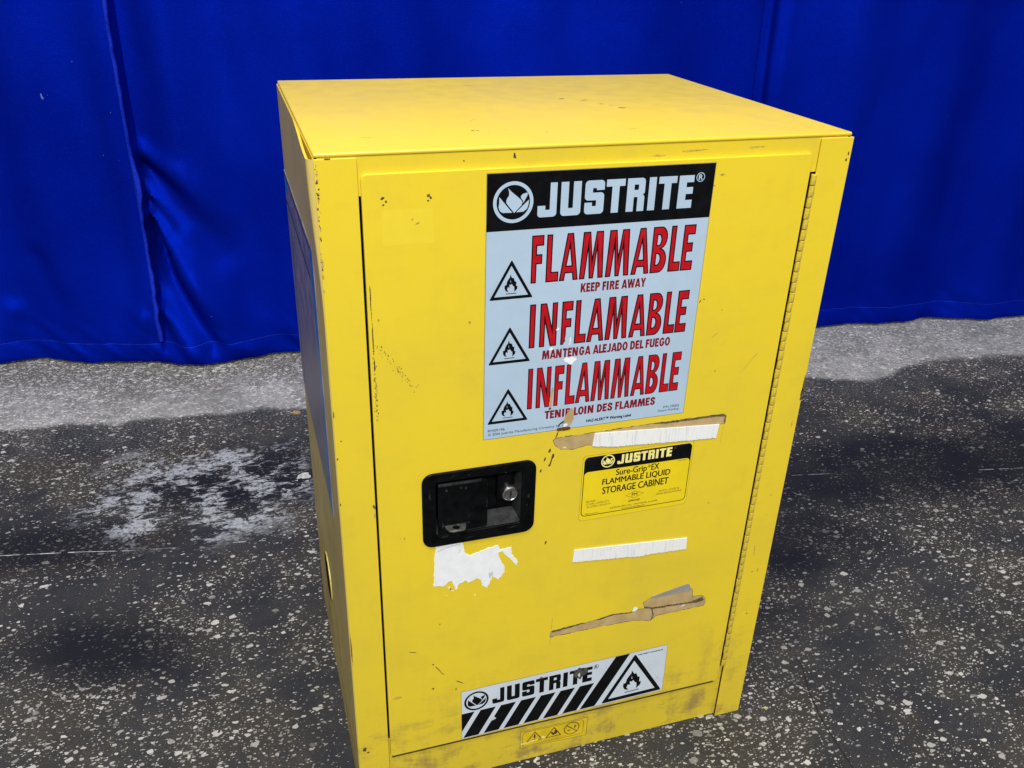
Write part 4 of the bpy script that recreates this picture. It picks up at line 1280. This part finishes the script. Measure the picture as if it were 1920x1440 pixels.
p.poly([tri((252.5, 54.2), (239.4, 35.0), (265.0, 35.0))], 'l_brown', 2)
p.poly([[blob(252.4, 44.6, 1.6, 4.4, 0, 3, 14, 0.1)]], 'l_brown', 2)
p.poly([[circle(252.4, 38.2, 1.0, 10)]], 'l_brown', 2)
p.poly([tri((282.0, 54.0), (268.8, 34.4), (294.0, 34.2))], 'l_brown', 2)
p.poly([[[(277, 43.5), (279.4, 45.2), (281.6, 41.6), (284.0, 47.6), (286.2, 46.4), (287.6, 40.2), (284.4, 38.2), (280.4, 37.8)]]], 'l_brown', 2)
p.poly([[circle(309.8, 42.6, 12.2, 40), circle(309.8, 42.6, 10.8, 40)]], 'l_brown', 2)
p.poly([[[(301.2, 49.6), (302.4, 50.6), (318.6, 35.6), (317.6, 34.6)]]], 'l_brown', 2.4)
p.poly([[[(313, 46), (316, 48.5), (317, 44), (314, 41)]]], 'l_edge', 2)
p.poly([[[(303, 40), (308, 41), (308, 38), (304, 37)]]], 'l_edge', 2)
p.poly([[jag([(231.6, 33.0), (246, 34.2), (258, 35.8), (258, 37.4), (244, 36.0), (231.6, 35.4)], 0.4, 2, 7)]], 'l_cream', 3)
p.poly([[jag([(262, 38), (265, 41.5), (268, 38.6), (270.6, 40), (269, 36.2), (264, 36.0)], 0.4, 2, 8)]], 'l_cream', 3)
p.text("WARNING KEEP AWAY", 266, 29.6, 303, 31.2, 'l_edge', 2)
lab = p.mb.build("symbol_label", brail)
lab["label"] = "small faded yellow sticker with three pictograms"

# ------------------------------------------------ piano hinge
hinge = MB()
hinge.box(0.5400, 0.5490, 0.0062, 0.0072, 0.1010, 0.8455, 'black_gap')
hobj = hinge.build("hinge", cab)
hobj["label"] = "long yellow piano hinge"
pitch_k = 12.7
mb = MB()
seg = 20
rk = 0.0032
hl = (pitch_k - 0.9) / 2 * MM
prof = [(rk * 0.3, -hl), (rk * 0.9, -hl), (rk, -hl + 0.0004), (rk, hl - 0.0004), (rk * 0.9, hl), (rk * 0.3, hl)]
for a in range(len(prof) - 1):
    (ra, za), (rb, zb) = prof[a], prof[a + 1]
    vs = [(ra * math.cos(2 * math.pi * k / seg), ra * math.sin(2 * math.pi * k / seg), za) for k in range(seg)] + [(rb * math.cos(2 * math.pi * k / seg), rb * math.sin(2 * math.pi * k / seg), zb) for k in range(seg)]
    mb.add(vs, [(k, (k + 1) % seg, seg + (k + 1) % seg, seg + k) for k in range(seg)], 'yellow')
mbL = MB()
mbL.v, mbL.f, mbL.m, mbL.mats = list(mb.v), [list(f) for f in mb.f], list(mb.m), list(mb.mats)
mbL.box(-0.0044, 0.0, -rk * 0.75, -rk * 0.35, -hl, hl, 'yellow')
mb.box(0.0, 0.0042, 0.0004, 0.0014, -hl, hl, 'yellow')
kA = mb.build("knuckle", None, smooth=True)
kB = mbL.build("knuckle", None, smooth=True)
hx, hy = 0.5464, -0.0004
hw = world_of(hobj)
z = 845.0 - pitch_k / 2
i = 0
rn = random.Random(12)
while z > 104:
    src = kA if i % 2 == 0 else kB
    o = src if i < 2 else src.copy()
    if i >= 2:
        C.objects.link(o)
    o.parent = hobj
    o.location = Vector((hx + rn.uniform(-0.00025, 0.00025), hy + rn.uniform(-0.0002, 0.0002), z * MM)) - hw
    if z < 330:
        o.material_slots[0].link = 'OBJECT'
        o.material_slots[0].material = M['rail']
    z -= pitch_k
    i += 1

# ------------------------------------------------ placard and vent on the left side
def side_poly(mb, polys, mat, x, thick=0.0, bev=0.0):
    """outlines in (y, z) mm on the left panel, facing -X"""
    vs, fs = fill2d([[[(-a, b) for a, b in ring] for ring in polys]], 0, thick, bev)
    mb.add([((x - w - (thick / 2 if thick else 0)) * MM, -u * MM, v * MM) for u, v, w in vs], fs, mat)


mb = MB()
side_poly(mb, [[(70, 434), (448, 440), (450, 770), (70, 774)]], 'placard', -0.1, 1.2, 0.3)
rect = lambda a, b, c, d: [(a, b), (c, b), (c, d), (a, d)]
side_poly(mb, [rect(70.6, 434.6, 99, 773.4)], 'blue_tape', -1.42)
side_poly(mb, [rect(99.5, 764, 449, 768.6)], 'placard_line', -1.42)
side_poly(mb, [rect(400, 741, 449.4, 763)], 'blue_tape', -1.42)
side_poly(mb, [rect(120, 724, 449, 729)], 'placard_line', -1.42)
side_poly(mb, [blob(330, 752, 9, 4, 0, 31), ], 'l_white', -1.46)
side_poly(mb, [rect(395, 455, 402, 700)], 'placard_line', -1.42)
pl = mb.build("placard", side_l)
pl["label"] = "grey placard with blue border seen edge on"

mb = MB()
vc = (262, 190)
R0, R1 = 38, 31
seg = 48
prof = [(R0, 0.0), (R0 - 0.3, -1.5), (R0 - 0.8, -1.9), (R0 - 1.6, -1.8), (R1, -1.0), (R1, -0.4)]
for a in range(len(prof) - 1):
    (ra, xa), (rb, xb) = prof[a], prof[a + 1]
    vs = [(xa * MM, (vc[0] + ra * math.cos(2 * math.pi * k / seg)) * MM, (vc[1] + ra * math.sin(2 * math.pi * k / seg)) * MM) for k in range(seg)] + \
         [(xb * MM, (vc[0] + rb * math.cos(2 * math.pi * k / seg)) * MM, (vc[1] + rb * math.sin(2 * math.pi * k / seg)) * MM) for k in range(seg)]
    mb.add(vs, [(k, (k + 1) % seg, seg + (k + 1) % seg, seg + k) for k in range(seg)], 'zinc' if a < 2 else 'vent')
side_poly(mb, [circle(vc[0], vc[1], R1 + 0.2, 48)], 'vent', -0.5)
vt = mb.build("vent", side_l, smooth=True)
vt["label"] = "round dark vent with bright rim low on the side"

# ================================================================== wood chip on the floor
mb = MB()
bm = bmesh.new()
bmesh.ops.create_icosphere(bm, subdivisions=2, radius=1)
for v in bm.verts:
    f = 1 + 0.35 * mnoise.noise(v.co * 1.7 + Vector((3, 1, 2)))
    v.co = Vector((v.co.x * 0.0095 * f, v.co.y * 0.0075 * f, max(-0.004, v.co.z * 0.0062 * f)))
M['wood'] = plain("light_brown_wood", (0.36, 0.24, 0.14), 0.7, var=0.35, scale=160, bump=0.4)
mb.add([v.co + Vector((0.012, 1.135, 0.0041)) for v in bm.verts], [[v.index for v in f.verts] for f in bm.faces], 'wood')
bm.free()
wc = mb.build("wood_chip", None, origin=(0.012, 1.135, 0))
wc["label"] = "small light brown wood chip lying on the floor near the curtain"
wc["category"] = "wood chip"

for im in list(bpy.data.meshes):
    if im.users == 0:
        bpy.data.meshes.remove(im)
